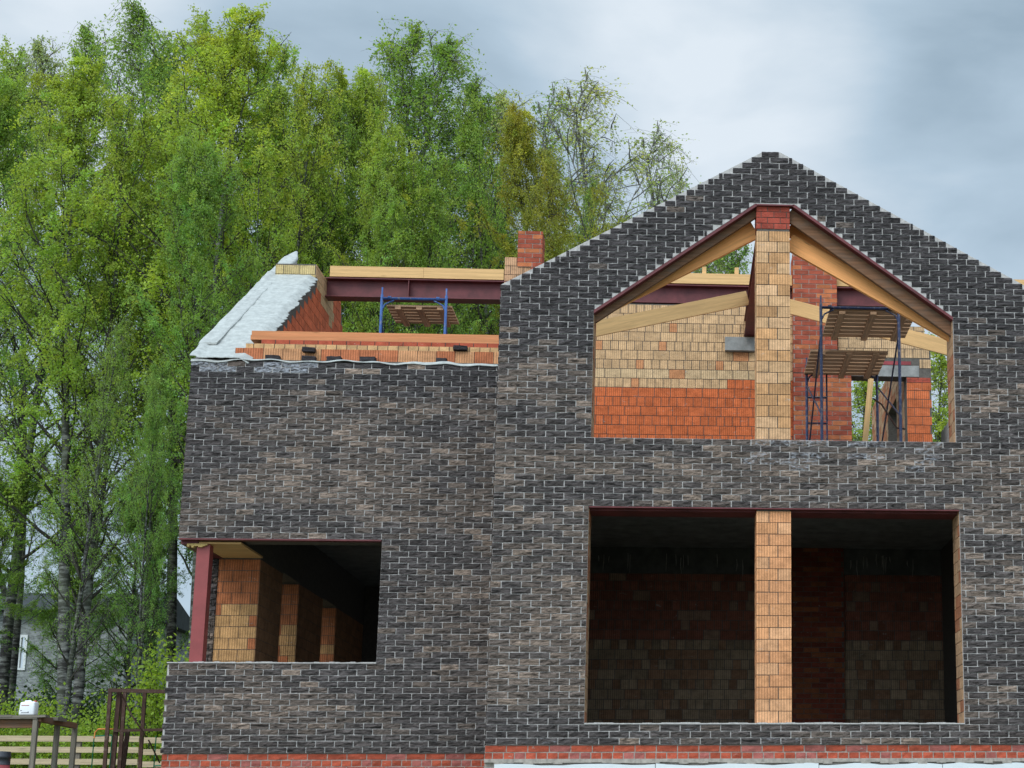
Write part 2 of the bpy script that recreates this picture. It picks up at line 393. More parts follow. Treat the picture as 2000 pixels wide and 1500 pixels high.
def rock_col(u, z, k, r, wing=False):
    up = min(1, max(0, (z-7.0)/1.2))
    if wing: up = min(1, max(0, (z-7.25)/.5))*.75
    lw_ = min(1, max(0, (low(u, z)-.30)/.4))
    p = (1-up)*(.10+.82*lw_)+up*.03
    if wing and 6.05 < z < 6.55: p += .3
    if z < 2.95: p *= .3
    q_ = r.random()
    if q_ < p*.16*(.3+lw_): c = LIGHT
    elif q_ < p: c = lerp(TAUPE, BLUEG, r.random()*.5)
    else: c = lerp(CHAR, BLUEG, r.random()*(1-up*.75))
    if up < .5: c = lerp(c, TAUPE, .12+.2*lw_)
    ef = r.random()*.4
    if not wing and 6.1 < z < 6.47 and .9 < u < 3.3 and r.random() < .5: ef = .92
    if wing and 7.92 < z < 8.03 and (-6.8 < u < -6.3 or -5.95 < u < -5.2): ef = 1.1
    if not wing and z < 2.85 and r.random() < .12: ef = .8
    k_ = 1+r.uniform(-.18, .18)
    return (c[0]*k_, c[1]*k_, c[2]*k_, ef)

fw = MB()
zsb = [Z0, zl0, zl1, zu0, 8.19, 8.506, 8.53, 9.71, 10.45]
slab(fw, (0, YB+.012, 0), (1, 0, 0), (0, -1, 0), zsb, lambda z: [(a+(.014 if a == XL else 0), b) for a, b in bay_iv(z)], .10)
lay(fw, (0, YB+.012, 0), (1, 0, 0), (0, -1, 0), Z0, 10.46, ROW, BL, bay_iv, rock_col, joint=.013, bed=.009, proud=.009, rough=.0036, grid=(8, 4), seed=11, rowshift=.03)
part(fw, 'facing_wall', ('mortar', 'rock'), 'dark rock-faced brick gable wall of the projecting bay')

def wing_iv(z):
    l = -6.878 if z > 3.78 else -6.91
    if 3.795 < z < 5.525: return [(-4.12, XL-.002)]
    return [(l, XL-.002)]
ww = MB()
slab(ww, (0, YW+.012, 0), (1, 0, 0), (0, -1, 0), [Z0, 3.78, 3.795, 5.525, 8.06], lambda z: [(a+(.014 if a < -6 else 0), b) for a, b in wing_iv(z)], .10)
lay(ww, (0, YW+.012, 0), (1, 0, 0), (0, -1, 0), Z0, 3.80, (3.795-Z0)/15, BL, wing_iv, lambda u, z, k, r: rock_col(u, z, k, r, True), joint=.013, bed=.009, proud=.009, rough=.0036, grid=(8, 4), seed=12)
lay(ww, (0, YW+.012, 0), (1, 0, 0), (0, -1, 0), 3.795, 5.525, (5.525-3.795)/21, BL, wing_iv, lambda u, z, k, r: rock_col(u, z, k, r, True), joint=.013, bed=.009, proud=.009, rough=.0036, grid=(8, 4), seed=13)
lay(ww, (0, YW+.012, 0), (1, 0, 0), (0, -1, 0), 5.527, 8.07, (8.065-5.527)/31, BL, wing_iv, lambda u, z, k, r: rock_col(u, z, k, r, True), joint=.013, bed=.009, proud=.009, rough=.0036, grid=(8, 4), seed=14, rowshift=.12)
part(ww, 'facing_wall', ('mortar', 'rock'), 'dark rock-faced brick wall of the set-back wing with a corner opening')

# returns: left cheek of the bay, right cheek, outer face of the left gable wall
rt = MB()
for X, n_, y0, y1, top in ((XL, (-1, 0, 0), YB+.02, YW-.01, lambda y: 8.506), (XR, (1, 0, 0), YB+.02, 27, lambda y: 8.5)):
    f_ = lambda z: [(y0, y1)]
    px_ = X+(.012 if n_[0] < 0 else -.012)
    slab(rt, (px_, 0, 0), (0, 1, 0), n_, [Z0, 8.5], f_, .10)
    lay(rt, (px_, 0, 0), (0, 1, 0), n_, Z0, 8.5, ROW, BL, f_, rock_col, joint=.011, proud=.012, rough=.004, grid=(4, 2), seed=15)
part(rt, 'facing_wall', ('mortar', 'rock'), 'brick cheek walls of the bay')

# inner leaf of the bay wall
il = MB()
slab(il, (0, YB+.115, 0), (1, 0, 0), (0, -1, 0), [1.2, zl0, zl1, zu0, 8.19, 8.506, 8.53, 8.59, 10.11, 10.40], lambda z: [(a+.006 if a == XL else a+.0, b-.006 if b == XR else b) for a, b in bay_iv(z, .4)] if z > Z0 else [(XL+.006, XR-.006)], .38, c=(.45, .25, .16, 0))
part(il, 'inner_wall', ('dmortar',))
BUFF, ORNG, BUFF2 = (.64, .40, .21), (.56, .135, .05), (.60, .45, .21)
def jambcol(u, z, k, r):
    c = (.50, .30, .17) if r.random() < .7 else (.42, .17, .085)
    return jit(c, r, .12)
for z_0, z_1, X in ((zl0+.012, zl1-.01, 3.598), (zu0+.012, 8.18, 3.578)):
    jb = MB(); lay(jb, (X, 0, 0), (0, 1, 0), (-1, 0, 0), z_0, z_1, .15, .25, lambda z: [(YB+.05, YB+.49)], jambcol, joint=.009, proud=.008, grid=(2, 2), m=0, seed=int(X*100))
    part(jb, 'window_jamb', ('block',))
for z_0, z_1, X in ((zl0+.012, zl1-.01, -1.153), (zu0+.012, 8.18, -1.143)):
    jb = MB(); lay(jb, (X, 0, 0), (0, 1, 0), (1, 0, 0), z_0, z_1, .15, .25, lambda z: [(YB+.05, YB+.49)], jambcol, joint=.009, proud=.008, grid=(2, 2), m=0, seed=int(9+X*100))
    part(jb, 'window_jamb', ('block',))

# mortar bed on the sills, steel angle over the heads
for (x0, x1, y0, z) in ((-1.15, 3.595, YB-.004, zl0+.003), (-6.905, -4.12, YW-.004, 3.797)):
    nseg = 40; sl = MB()
    for i in range(nseg):
        a, b = x0+(x1-x0)*i/nseg, x0+(x1-x0)*(i+1)/nseg; h = rng.uniform(.014, .026)
        sl.box(a, b, y0-rng.uniform(0, .006), y0+.5, z, z+h)
    part(sl, 'window_sill', ('mortar',))
for b_ in ((-1.15, 3.595, YB+.004, YB+.112, zl1-.022, zl1-.006), (-1.15, 3.595, YB+.118, YB+.49, zl1-.04, zl1-.02), (-6.87, -4.13, YW+.004, YW+.112, 5.50, 5.52), (-6.87, -6.64, YW+.116, 23.08, 5.455, 5.52)):
    hl = MB(); hl.box(*b_); part(hl, 'lintel_beam', ('steel',))

# sloping beams under the gable brickwork
gb = MB()
for th_, (xa, za_, xb, zb_) in ((.125, (-1.143, 8.19, .965, 9.715)), (.20, (3.578, 8.19, 1.474, 9.72))):
    d = Vector((xb-xa, 0, zb_-za_)); n_ = Vector((d.z, 0, -d.x)).normalized()
    if n_.z > 0: n_ = -n_
    off = n_*.012
    a, b = Vector((xa, YB+.004, za_))+off*.2, Vector((xb, YB+.004, zb_))+off*.2
    gb.prism([a, b, b+n_*.035, a+Vector((0, 0, -.043))], (0, .108, 0), m=0)
    a2, b2 = a+Vector((0, .115, 0)), b+Vector((0, .115, 0))
    gb.prism([a2, b2, b2+n_*th_, a2+Vector((0, 0, -th_*1.15))], (0, .06, 0), m=1)
gb.box(.965, 1.474, YB+.004, YB+.112, 9.69, 9.709, m=0)
part(gb, 'sloping_lintel', ('steel', 'brownwood'), 'brown timber and red steel lintels under the gable slopes')

# pillars
def pillar(z0, z1, redtop=None, cols=(BUFF,), seed=5, y0=YB+.05):
    p = MB(); x0, x1, y1 = .978, 1.420, YB+.48
    p.box(x0+.006, x1-.006, y0+.006, y1, z0, z1, m=0)
    def col(u, z, k, r): return jit(r.choice(cols), r, .13)
    def red(u, z, k, r): return jit((.36, .07, .045), r, .2)
    zt = redtop or z1
    for P0, u_, n_, a, b in (((0, y0+.006, 0), (1, 0, 0), (0, -1, 0), x0, x1), ((x0+.006, 0, 0), (0, 1, 0), (-1, 0, 0), y0, y1), ((x1-.006, 0, 0), (0, 1, 0), (1, 0, 0), y0, y1)):
        # stretcher and header in each course, swapped course by course
        zz_ = z0; k = 0
        while zz_ < zt-.04:
            br = .62 if k % 2 == 0 else .36
            mid = a+(b-a)*br
            for s0, s1 in ((a, mid-.004), (mid+.004, b)):
                lay(p, P0, u_, n_, zz_, min(zz_+.15, zt), .15, 9., lambda z, s0=s0, s1=s1: [(s0, s1)], col, joint=.009, proud=.008, m=1, seed=seed+k*3+int(s0*10))
            zz_ += .15; k += 1
        if redtop:
            lay(p, P0, u_, n_, zt, z1, .082, .17, lambda z: [(a, b)], red, joint=.010, proud=.008, m=2, seed=seed, rowshift=.02)
    return p
part(pillar(zl0+.02, zl1-.02, cols=((.76, .355, .165), (.72, .33, .155), (.76, .39, .20)), seed=21), 'pillar', ('dmortar', 'block', 'red'), 'orange ribbed block pillar in the lower window')
part(pillar(6.35, 9.70, 9.375, cols=((.70, .37, .17), (.56, .30, .14), (.74, .44, .24), (.64, .38, .20)), seed=33), 'pillar', ('dmortar', 'block', 'red'), 'buff block pillar with red brick top in the gable opening')

# plinth
pl = MB()
def redc(u, z, k, r):
    c = (.42, .085, .045) if r.random() < .75 else (.36, .11, .09)
    return jit(c, r, .2)
for (x0, x1, y, zt) in ((XL, XR, YB+.03, Z0-.006), (-6.89, XL-.002, YW+.03, Z0-.006)):
    f_ = lambda z: [(x0, x1)]
    slab(pl, (0, y+.004, 0), (1, 0, 0), (0, -1, 0), [1.2, zt], f_, .10)
    lay(pl, (0, y+.004, 0), (1, 0, 0), (0, -1, 0), zt-.088, zt, .088, .262, f_, redc, joint=.013, proud=.008, rough=.0025, grid=(5, 3), m=1, seed=41)
    lay(pl, (0, y+.004, 0), (1, 0, 0), (0, -1, 0), zt-.176, zt-.088, .088, .133, f_, redc, joint=.014, proud=.008, rough=.0025, grid=(4, 3), m=1, seed=42)
    if y > 21: lay(pl, (0, y+.004, 0), (1, 0, 0), (0, -1, 0), 1.3, zt-.176, .088, .262, f_, redc, joint=.013, proud=.008, m=1, seed=43)
part(pl, 'brick_plinth', ('mortar_warm', 'red'), 'red brick courses below the dark facing')
ib = MB()
xb_ = XL+.12; bx = [xb_, -.27, 1.75, 3.3, XR]
for i, (a, b) in enumerate(zip(bx, bx[1:])):
    n_ = 14; tops = [2.345+.012*math.sin(i*2+j*.9)+rng.uniform(-.006, .006) for j in range(n_+1)]
    for j in range(n_):
        x0, x1 = a+.004+(b-a-.008)*j/n_, a+.004+(b-a-.008)*(j+1)/n_
        ib.prism([(x0, YB-.02, 1.2), (x1, YB-.02, 1.2), (x1, YB-.02, tops[j+1]), (x0, YB-.02, tops[j])], (0, .05, 0))
ibo = part(ib, 'insulation_board', ('foam',), 'white insulation boards along the base, printed with their maker’s mark')
mcap = MB()
for j in range(60):
    x0, x1 = XL+(XR-XL)*j/60, XL+(XR-XL)*(j+1)/60; h0 = rng.uniform(.03, .06)
    mcap.box(x0, x1, YB-.012-rng.uniform(0, .01), YB+.03, 2.405-h0, 2.415)
part(mcap, 'mortar_bed', ('mortar_warm',))
def text(txt, x, z, size, parent):
    cu = bpy.data.curves.new('lettering', 'FONT'); cu.body = txt; cu.size = size; cu.extrude = .0006; cu.offset = -.004
    o = bpy.data.objects.new('tmp', cu); C.objects.link(o); bpy.context.view_layer.update()
    me = bpy.data.meshes.new_from_object(o.evaluated_get(bpy.context.evaluated_depsgraph_get())); bpy.data.objects.remove(o)
    Mx = Matrix.Translation((x, YB-.0215, z)) @ Matrix.Rotation(math.pi/2, 4, 'X'); me.transform(Mx)
    me.materials.clear()
    return me
import bmesh
bmT = bmesh.new()
for x in (-.23, .45, 1.13):
    for tx, dx, sz in (('URSA', 0, .105), ('II', -.10, .09)):
        bmT.from_mesh(text(tx, x+dx, 2.285, sz, None))
    for dx, w in ((.31, .03), (.37, .10), (.49, .10)):
        b_ = bmesh.ops.create_cube(bmT, size=1)['verts']
        for v in b_: v.co = Vector((x+dx+(v.co.x+.5)*w, YB-.0212+v.co.y*.001, 2.335+v.co.z*(.03 if w < .05 else .008)))
meT = bpy.data.meshes.new('lettering'); bmT.to_mesh(meT)
lt = link('lettering', meT, 'ink', ibo)
lt.matrix_parent_inverse = Matrix.Translation((0, -23, -1.25))

# wing: inner leaf, parapet courses, wall plate
wi = MB()
wi.box(-6.76, XL, YW+.115, YW+.5, 1.2, 3.79, m=0); wi.box(-4.12, XL, YW+.115, YW+.5, 3.79, 5.52, m=0); wi.box(-6.76, XL, YW+.115, YW+.5, 5.525, 8.12, m=0)
part(wi, 'inner_wall', ('dmortar',))
pp = MB()
pp.box(-6.33, XL-.01, 21.95, 22.4, 8.122, 8.31, m=0); pp.box(-6.2, XL-.01, 21.99, 22.4, 8.312, 8.39, m=0); pp.box(-6.0, XL-.01, 22.03, 22.4, 8.392, 8.465, m=0)
lay(pp, (0, 21.948, 0), (1, 0, 0), (0, -1, 0), 8.13, 8.312, .182, .27, lambda z: [(-6.33, XL-.01)], lambda u, z, k, r: jit((.52, .17, .075) if r.random() < .55 else (.60, .29, .14), r, .12), joint=.008, proud=.008, m=1, seed=51)
lay(pp, (0, 21.988, 0), (1, 0, 0), (0, -1, 0), 8.312, 8.392, .08, .145, lambda z: [(-6.2, XL-.01)], lambda u, z, k, r: jit((.62, .36, .17), r, .15), joint=.011, proud=.008, m=2, seed=52)
lay(pp, (0, 22.028, 0), (1, 0, 0), (0, -1, 0), 8.392, 8.467, .075, .2, lambda z: [(-6.0, XL-.01)], lambda u, z, k, r: jit((.45, .095, .05), r, .15), joint=.012, proud=.008, m=2, seed=53)
part(pp, 'parapet_wall', ('dmortar', 'block', 'red'), 'orange, buff and red courses on the wing wall head')
wp = MB()
wp.beam((-6.16, 22.16, 8.502), (XL-.012, 22.16, 8.502), .22, .066); wp.beam((-6.15, 22.165, 8.571), (XL-.012, 22.165, 8.571), .21, .066)
part(wp, 'wall_plate', ('plate',), 'two orange timber plates along the wing wall')

# left gable wall
XO, XI = -6.878, -6.1
lw = MB()
yo = [(23.1, 24.4), (25.5, 27.2), (28.3, 31.)]
lw.box(XO+.115, XI, YW+.5, 31, 1.2, 3.79, m=0)
for a, b in yo: lw.box(XO+.115, XI, a, b, 3.79, 5.47, m=0)
lw.prism([(XO+.115, y, z) for y, z in ((YW+.5, 5.47), (31, 5.47), (31, 8.1), (27.62, 8.1), (27.55, 10.45), (27.42, 10.75), (27.3, 10.80), (25.4, 10.84), (25.4, 10.58), (YW+.5, 8.36))], (XI-XO-.115, 0, 0), m=0)
def gcol(u, z, k, r):
    if 25.38 < u < 26.75 and z > 10.5-(u-25.4)*.25: return jit(BUFF, r, .12)
    return jit((.66, .15, .06), r, .16)
def giv(z):
    a = YW+.5
    if z > 8.2: a = YW+.35+(z-8.2)/.672
    b = 27.58
    if z > 10.45: b = 27.5-(z-10.45)*.4
    if z > 10.58: a = 25.4
    return [(a, b)]
lay(lw, (XI, 0, 0), (0, 1, 0), (1, 0, 0), 6.3, 10.84, .16, .26, giv, gcol, joint=.009, proud=.006, m=1, bond='alt', seed=61)
lay(lw, (0, 25.4, 0), (1, 0, 0), (0, -1, 0), 10.50, 10.84, .16, .26, lambda z: [(XO+.12, XI)], lambda u, z, k, r: jit(BUFF2, r, .1), joint=.009, proud=.006, m=1, seed=62)
for a, b in yo:
    lay(lw, (0, a, 0), (1, 0, 0), (0, -1, 0), 3.8, 5.46, .165, .27, lambda z: [(XO+.19, XI)], lambda u, z, k, r: jit((.60, .33, .14) if z < 4.8 and r.random() < .8 else (.50, .17, .07), r, .14), joint=.009, proud=.006, m=1, seed=63+int(a))
lay(lw, (XI, 0, 0), (0, 1, 0), (1, 0, 0), 3.8, 5.46, .165, .27, lambda z: yo, lambda u, z, k, r: jit((.40, .20, .10), r, .14), joint=.009, proud=.006, m=1, seed=69)
part(lw, 'gable_wall', ('dmortar', 'block'), 'inner face of the left gable wall in red and buff ribbed blocks')
lf = MB()
for a, b, z0_, z1_ in ((YW+.06, 31, 1.2, 3.79), (23.1, 24.4, 3.79, 5.52), (25.5, 27.2, 3.79, 5.52), (28.3, 31, 3.79, 5.52), (YW+.06, 31, 5.52, 8.06)):
    slab(lf, (XO+.012, 0, 0), (0, 1, 0), (-1, 0, 0), [z0_, z1_], lambda z: [(a, b)], .10)
    lay(lf, (XO+.012, 0, 0), (0, 1, 0), (-1, 0, 0), z0_, z1_, ROW, BL, lambda z: [(a, b)], rock_col, joint=.011, proud=.012, rough=.004, grid=(4, 2), seed=71)
lay(lf, (0, 23.1, 0), (1, 0, 0), (0, -1, 0), 3.8, 5.52, ROW, BL, lambda z: [(XO+.012, XO+.185)], rock_col, joint=.011, proud=.03, rough=.01, grid=(4, 3), seed=72)
giv2 = lambda z: [(YW+.02+(z-8.06)/.672, 26.78-(z-8.06)*.0)]
slab(lf, (XO+.012, 0, 0), (0, 1, 0), (-1, 0, 0), [8.06, 11.40], giv2, .10)
lay(lf, (XO+.012, 0, 0), (0, 1, 0), (-1, 0, 0), 8.06, 11.55, ROW, BL, giv2, rock_col, joint=.011, proud=.012, rough=.004, grid=(4, 2), seed=73)
part(lf, 'facing_wall', ('mortar', 'rock'), 'dark brick outer face of the left gable wall')

# white membrane on the gable slope and along the wing wall head
me_ = MB()
def sheet(fn, nu, nv, amp, seed, thick=.012):
    r = np.random.RandomState(seed); H = r.uniform(-1, 1, (nu, nv)); H = (H+np.roll(H, 1, 1)*.9+np.roll(H, 2, 1)*.5)/2.4
    P = np.array([[fn(i/(nu-1), j/(nv-1)) for j in range(nv)] for i in range(nu)], float)
    P[:, :, 2] += H*amp
    UVg = P[:, :, :2]
    me_.grid(P, UVg, (1, 1, 1, 0), 0, True)
    Q = P.copy(); Q[:, :, 2] -= thick; me_.grid(Q[:, ::-1], UVg, (1, 1, 1, 0), 0, True)
    for e1, e2 in ((P[0], Q[0]), (P[-1], Q[-1]), (P[:, 0], Q[:, 0]), (P[:, -1], Q[:, -1])):
        for k in range(len(e1)-1): me_.face([e1[k], e1[k+1], e2[k+1], e2[k]])
rr_ = np.random.RandomState(5); EJ = rr_.uniform(-.045, .03, 200)
def slope(u, v):
    y = 21.76+v*(25.45-21.76); z = 8.115+(y-21.77)*.698
    k = int(v*95)
    x = -6.9+u*(.83+EJ[k])
    drop = -.07*max(0, (u-.86)/.14)
    rip = .008*math.sin(v*70+u*3)*(.4+.6*abs(math.sin(v*13+u*2)))
    return (x, y, z+drop+rip+(.03 if u < .1 else 0))
sheet(slope, 22, 96, .006, 8)
def ridge_strip(u, v):
    y = 22.2+v*(26.8-22.2); z = 8.17+(y-21.77)*.672
    a = u*math.pi
    w_ = 1-.75*max(0, (v-.93)/.07)
    return (-6.80-(.125+.006*math.sin(v*37))*w_*math.cos(a), y, z+.035*min(1, v*2)*(math.sin(a)+1e-6)**.35)
sheet(ridge_strip, 10, 60, .006, 9, .03)
def front_strip(u, v):
    x = -6.88+v*(XL-.03+6.88); w = .5+.5*math.sin(x*2.3)+.3*math.sin(x*7)
    y = YW-.012+u*.2
    z = 8.092+.012*math.sin(x*5)+.01*math.sin(x*13+1)
    if u < .12: z -= .018+.02*max(0, math.sin(x*1.7+1))
    if u > .9: z += .02+.015*math.sin(x*9)
    return (x, y, z)
sheet(front_strip, 9, 120, .005, 10, .008)
part(me_, 'membrane', ('membrane',), 'wrinkled white membrane over the sloping wall head')

# back wall, upper and lower storey
YK = 26.1
bw = MB()
def back_iv(z):
    if z < 7: return [(-2.4, 1.93), (2.75, 4.62)]
    if z < 10.5: return [(-3.07, 1.93)]
    return [(-3.07, -2.62)]
slab(bw, (0, YK, 0), (1, 0, 0), (0, -1, 0), [1.2, 6.2, 7.0, 10.5, 11.28], back_iv, .35)
def back_col(u, z, k, r):
    if z > 10.6: return jit((.60, .34, .19), r, .1)
    if z > 7:
        red_ = z < 8.99 or (z < 9.16 and u > .78)
        if red_: return jit((.62, .15, .05), r, .12)
        if r.random() < .07: return jit((.62, .27, .12), r, .1)
        if 9.15 < z < 9.33: return jit((.66, .45, .25), r, .1)
        return jit(BUFF, r, .13)
    if z < 4.6: return jit((.36, .25, .16) if r.random() < .6 else (.31, .17, .10), r, .25)  # lower storey: block colours darkened to carry the unlit room's shade
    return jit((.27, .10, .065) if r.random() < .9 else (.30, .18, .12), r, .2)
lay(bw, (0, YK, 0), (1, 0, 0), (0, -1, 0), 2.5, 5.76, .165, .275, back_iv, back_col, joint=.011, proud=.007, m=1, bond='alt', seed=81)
lay(bw, (0, YK, 0), (1, 0, 0), (0, -1, 0), 7.0, 10.5, .166, .275, lambda z: [(-3.07, 1.93)], back_col, joint=.011, proud=.007, m=1, bond='alt', seed=82)
lay(bw, (0, YK, 0), (1, 0, 0), (0, -1, 0), 10.5, 11.3, .16, .22, lambda z: [(-3.07, -2.62)], back_col, joint=.01, proud=.007, m=1, seed=83)
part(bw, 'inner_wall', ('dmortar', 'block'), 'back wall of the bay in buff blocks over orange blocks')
rb = MB()
rb.box(-2.4, 4.62, YK-.02, YK+.3, 5.765, 6.22)
stk = rb
for _ in range(26):
    x = rng.choice((rng.uniform(-1.4, 1.1), rng.uniform(2.9, 4.1))); z1_ = rng.uniform(6.0, 6.12); h = rng.uniform(.1, .32)
    stk.tube([(x, YK-.021, z1_), (x+rng.uniform(-.01, .01), YK-.022, z1_-h/2), (x+rng.uniform(-.015, .015), YK-.021, z1_-h)], [.004, rng.uniform(.004, .008), .002], 5, m=1)
part(rb, 'ring_beam', (simple('shade_dark_concrete', (.10, .095, .09), .4, 4), 'mortar'), 'concrete ring beam darkened for room shade, with lime streaks')  # concrete colour darkened to stand in for shade in the lower room
# right part of the upper back wall with its doorway, pier and cross wall
rw = MB()
def rw_iv(z):
    if z < 9.26: return [(3.915, 4.35)]
    return [(2.72, 4.35-(.10 if z > 9.95 else 0))]
slab(rw, (0, YK, 0), (1, 0, 0), (0, -1, 0), [6.4, 9.26, 9.95, 10.18], rw_iv, .3)
def rw_col(u, z, k, r):
    if z < 9.2: return jit((.58, .15, .055), r, .14)
    if z < 9.42: return None
    return jit((.62, .40, .22), r, .12)
lay(rw, (0, YK, 0), (1, 0, 0), (0, -1, 0), 7.0, 9.16, .155, .27, rw_iv, rw_col, joint=.011, proud=.007, m=1, seed=91)
lay(rw, (0, YK, 0), (1, 0, 0), (0, -1, 0), 9.16, 9.25, .045, .14, lambda z: [(3.92, 4.34)], lambda u, z, k, r: jit((.40, .08, .05), r, .15), joint=.006, proud=.007, m=2, seed=92)
lay(rw, (0, YK, 0), (1, 0, 0), (0, -1, 0), 9.60, 10.18, .165, .29, rw_iv, rw_col, joint=.011, proud=.007, m=1, bond='alt', seed=93)
lay(rw, (0, YK, 0), (1, 0, 0), (0, -1, 0), 9.42, 9.60, .165, .2, lambda z: [(4.15, 4.35)], rw_col, joint=.011, proud=.007, m=1, seed=94)
part(rw, 'inner_wall', ('dmortar', 'block', 'red'), 'orange block pier and buff blocks over the upper doorway')
ln = MB(); ln.box(2.75, 4.14, YK-.012, YK+.3, 9.262, 9.46); ln.box(3.2, 4.0, YK-.008, YK+.1, 9.475, 9.54, m=1)
part(ln, 'lintel', ('concrete', 'redpaint'), 'pale concrete lintel over the upper doorway')
cw = MB()
for y0_, y1_, z0_, z1_ in ((YK+.3, 27.4, 6.4, 10.0), (28.6, 31, 6.4, 10.0), (27.4, 28.6, 6.4, 7.9), (27.4, 28.6, 9.25, 10.0)):
    cw.box(3.925, 4.2, y0_, y1_, z0_, z1_, m=0)
    lay(cw, (3.925, 0, 0), (0, 1, 0), (-1, 0, 0), z0_, z1_, .16, .27, lambda z: [(y0_, y1_)], lambda u, z, k, r: jit((.56, .34, .2) if r.random() < .6 else (.5, .2, .1), r, .12), joint=.01, proud=.006, m=1, seed=95+int(y0_))
part(cw, 'partition_wall', ('dmortar', 'block'), 'block cross wall running back from the doorway pier')

# chimneys
def rcol(u, z, k, r):
    c = (.36, .082, .045) if r.random() < .7 else (.48, .15, .06)
    return jit(c, r, .18)
ch = MB()
def chim(mb, x0, x1, y0, y1, z0, z1, row=.085, bl=.26, seed=1, shade_mul=1):
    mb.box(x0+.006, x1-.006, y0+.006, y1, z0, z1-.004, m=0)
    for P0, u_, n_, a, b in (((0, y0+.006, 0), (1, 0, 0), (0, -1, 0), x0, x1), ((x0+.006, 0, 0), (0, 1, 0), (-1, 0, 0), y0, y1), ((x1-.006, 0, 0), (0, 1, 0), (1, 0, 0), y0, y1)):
        lay(mb, P0, u_, n_, z0, z1, row, bl, lambda z: [(a, b)], lambda u, z, k, r: tuple(q_*shade_mul for q_ in rcol(u, z, k, r)), joint=.012, proud=.008, m=1, seed=seed)
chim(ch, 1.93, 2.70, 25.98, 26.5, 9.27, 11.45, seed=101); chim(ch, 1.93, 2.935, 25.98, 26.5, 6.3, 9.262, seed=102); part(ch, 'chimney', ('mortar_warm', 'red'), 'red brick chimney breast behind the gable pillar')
ch = MB(); chim(ch, 1.90, 2.765, 25.98, 26.5, 1.2, 6.2, seed=103, shade_mul=.6); part(ch, 'chimney', ('dmortar', 'red'), 'red brick chimney base in the lower room, colour darkened for shade')  # same brick as the upper stack, room shade multiplied into its colour
c2 = MB(); chim(c2, -2.85, -2.43, YK-.03, 26.5, 11.12, 11.78, seed=104); chim(c2, -2.615, -2.33, YK-.035, 26.5, 10.45, 11.115, seed=105)
part(c2, 'chimney', ('mortar_warm', 'red'), 'short red brick chimney stub above the wing roof')

# main cross beam: steel I-section with timber on top
def ibeam(mb, p0, p1, h, b, tw=.014, tf=.018, m=0):
    p0, p1 = Vector(p0), Vector(p1); up = Vector((0, 0, 1))
    mb.beam(p0, p1, tw, h-2*tf, m=m); mb.beam(p0+up*(h/2-tf/2), p1+up*(h/2-tf/2), b, tf, m=m); mb.beam(p0-up*(h/2-tf/2), p1-up*(h/2-tf/2), b, tf, m=m)
sb = MB()
ibeam(sb, (-6.1, 26.22, 10.695), (1.92, 26.22, 10.695), .34, .26); ibeam(sb, (2.71, 26.22, 10.71), (6.3, 26.22, 10.71), .34, .26)
for x in (-1.5-3.2, -3.0): sb.box(x, x+.012, 26.1, 26.34, 10.545, 10.845)
part(sb, 'steel_beam', ('steel',), 'dark red steel I-beam crossing the open roof')
tb = MB()
tb.beam((-6.03, 26.22, 10.975), (-4.45, 26.22, 10.977), .27, .19); tb.beam((-4.446, 26.22, 10.977), (-3.08, 26.22, 10.975), .27, .19)
tb.beam((-2.3, 26.22, 10.98), (1.92, 26.22, 10.98), .27, .19); tb.beam((2.71, 26.22, 10.99), (6.35, 26.22, 10.99), .27, .19)
for x in (.35, .92): tb.box(x, x+.07, 26.15, 26.3, 11.08, 11.22)
part(tb, 'ridge_timber', ('pine',), 'pale timber bolted on top of the steel beam')
rg = MB(); ibeam(rg, (1.2, 20.1, 9.98), (1.2, YK-.02, 10.08), .3, .24)
part(rg, 'steel_beam', ('steel',), 'dark steel ridge beam running back from the gable pillar')
pd = MB(); pd.box(.75, 1.27, YK-.10, YK-.008, 9.66, 9.9)
part(pd, 'bearing_pad', ('concrete',), 'grey concrete bearing pad under the ridge beam')
for p0, p1, h in (((-1.27, 19.93, 8.235), (.967, 19.93, 9.475), .26), ((3.70, 19.93, 8.01), (1.43, 19.93, 9.31), .225), ((3.72, 20.02, 8.20), (1.43, 20.02, 9.53), .19)):
    rf = MB(); rf.beam(p0, p1, .06, h); part(rf, 'rafter', ('rafter',), None)
for p0, p1 in (((-1.75, 22.72, 8.83), (1.06, 24.6, 10.12)), ((4.15, 22.72, 8.72), (1.34, 24.6, 10.1))):
    rf = MB(); rf.beam(p0, p1, .08, .23); part(rf, 'valley_rafter', ('pine',), None)

# slabs and inner room
M['dark_concrete'] = simple('dark_concrete', (.24, .235, .22), .35, 4)
fs = MB()
fs.box(-2.3, 4.62, YB+.5, 26.35, 6.205, 6.45); fs.box(-6.09, -2.305, YW+.51, 31, 6.23, 6.45)
fs.box(-2.3, 4.62, YB+.5, 31, 1.9, 2.45, m=0); fs.box(-6.09, -2.305, YW+.51, 31, 1.9, 2.45)
part(fs, 'floor_slab', ('dark_concrete',), 'dark concrete floor slab over the lower rooms')
ir = MB()
ir.box(4.45, 4.64, YB+.5, 31, 1.9, 6.2); ir.box(-3.0, -2.42, YW+.55, YK, 2.4, 6.2, m=0); ir.box(-6.09, 4.64, 30.7, 31, 1.9, 6.2); ir.box(4.4, 4.64, YB+.5, 24.0, 6.45, 7.2)
part(ir, 'partition_wall', ('dmortar',))
sc_ = MB(); sc_.box(-6.655, -6.48, YW+.13, YW+.30, 3.82, 5.453)
part(sc_, 'steel_column', ('column',), 'red painted steel column at the open corner')
cl = MB(); cl.box(-6.63, -6.06, YW+.12, 23.06, 5.462, 5.49)
part(cl, 'ceiling_board', ('pine',))
fo = MB()
for i in range(9):
    x = -6.78+i*.03; fo.box(x, x+.031, YW+.09, YW+.16, 5.44-rng.uniform(0, .035), 5.46)
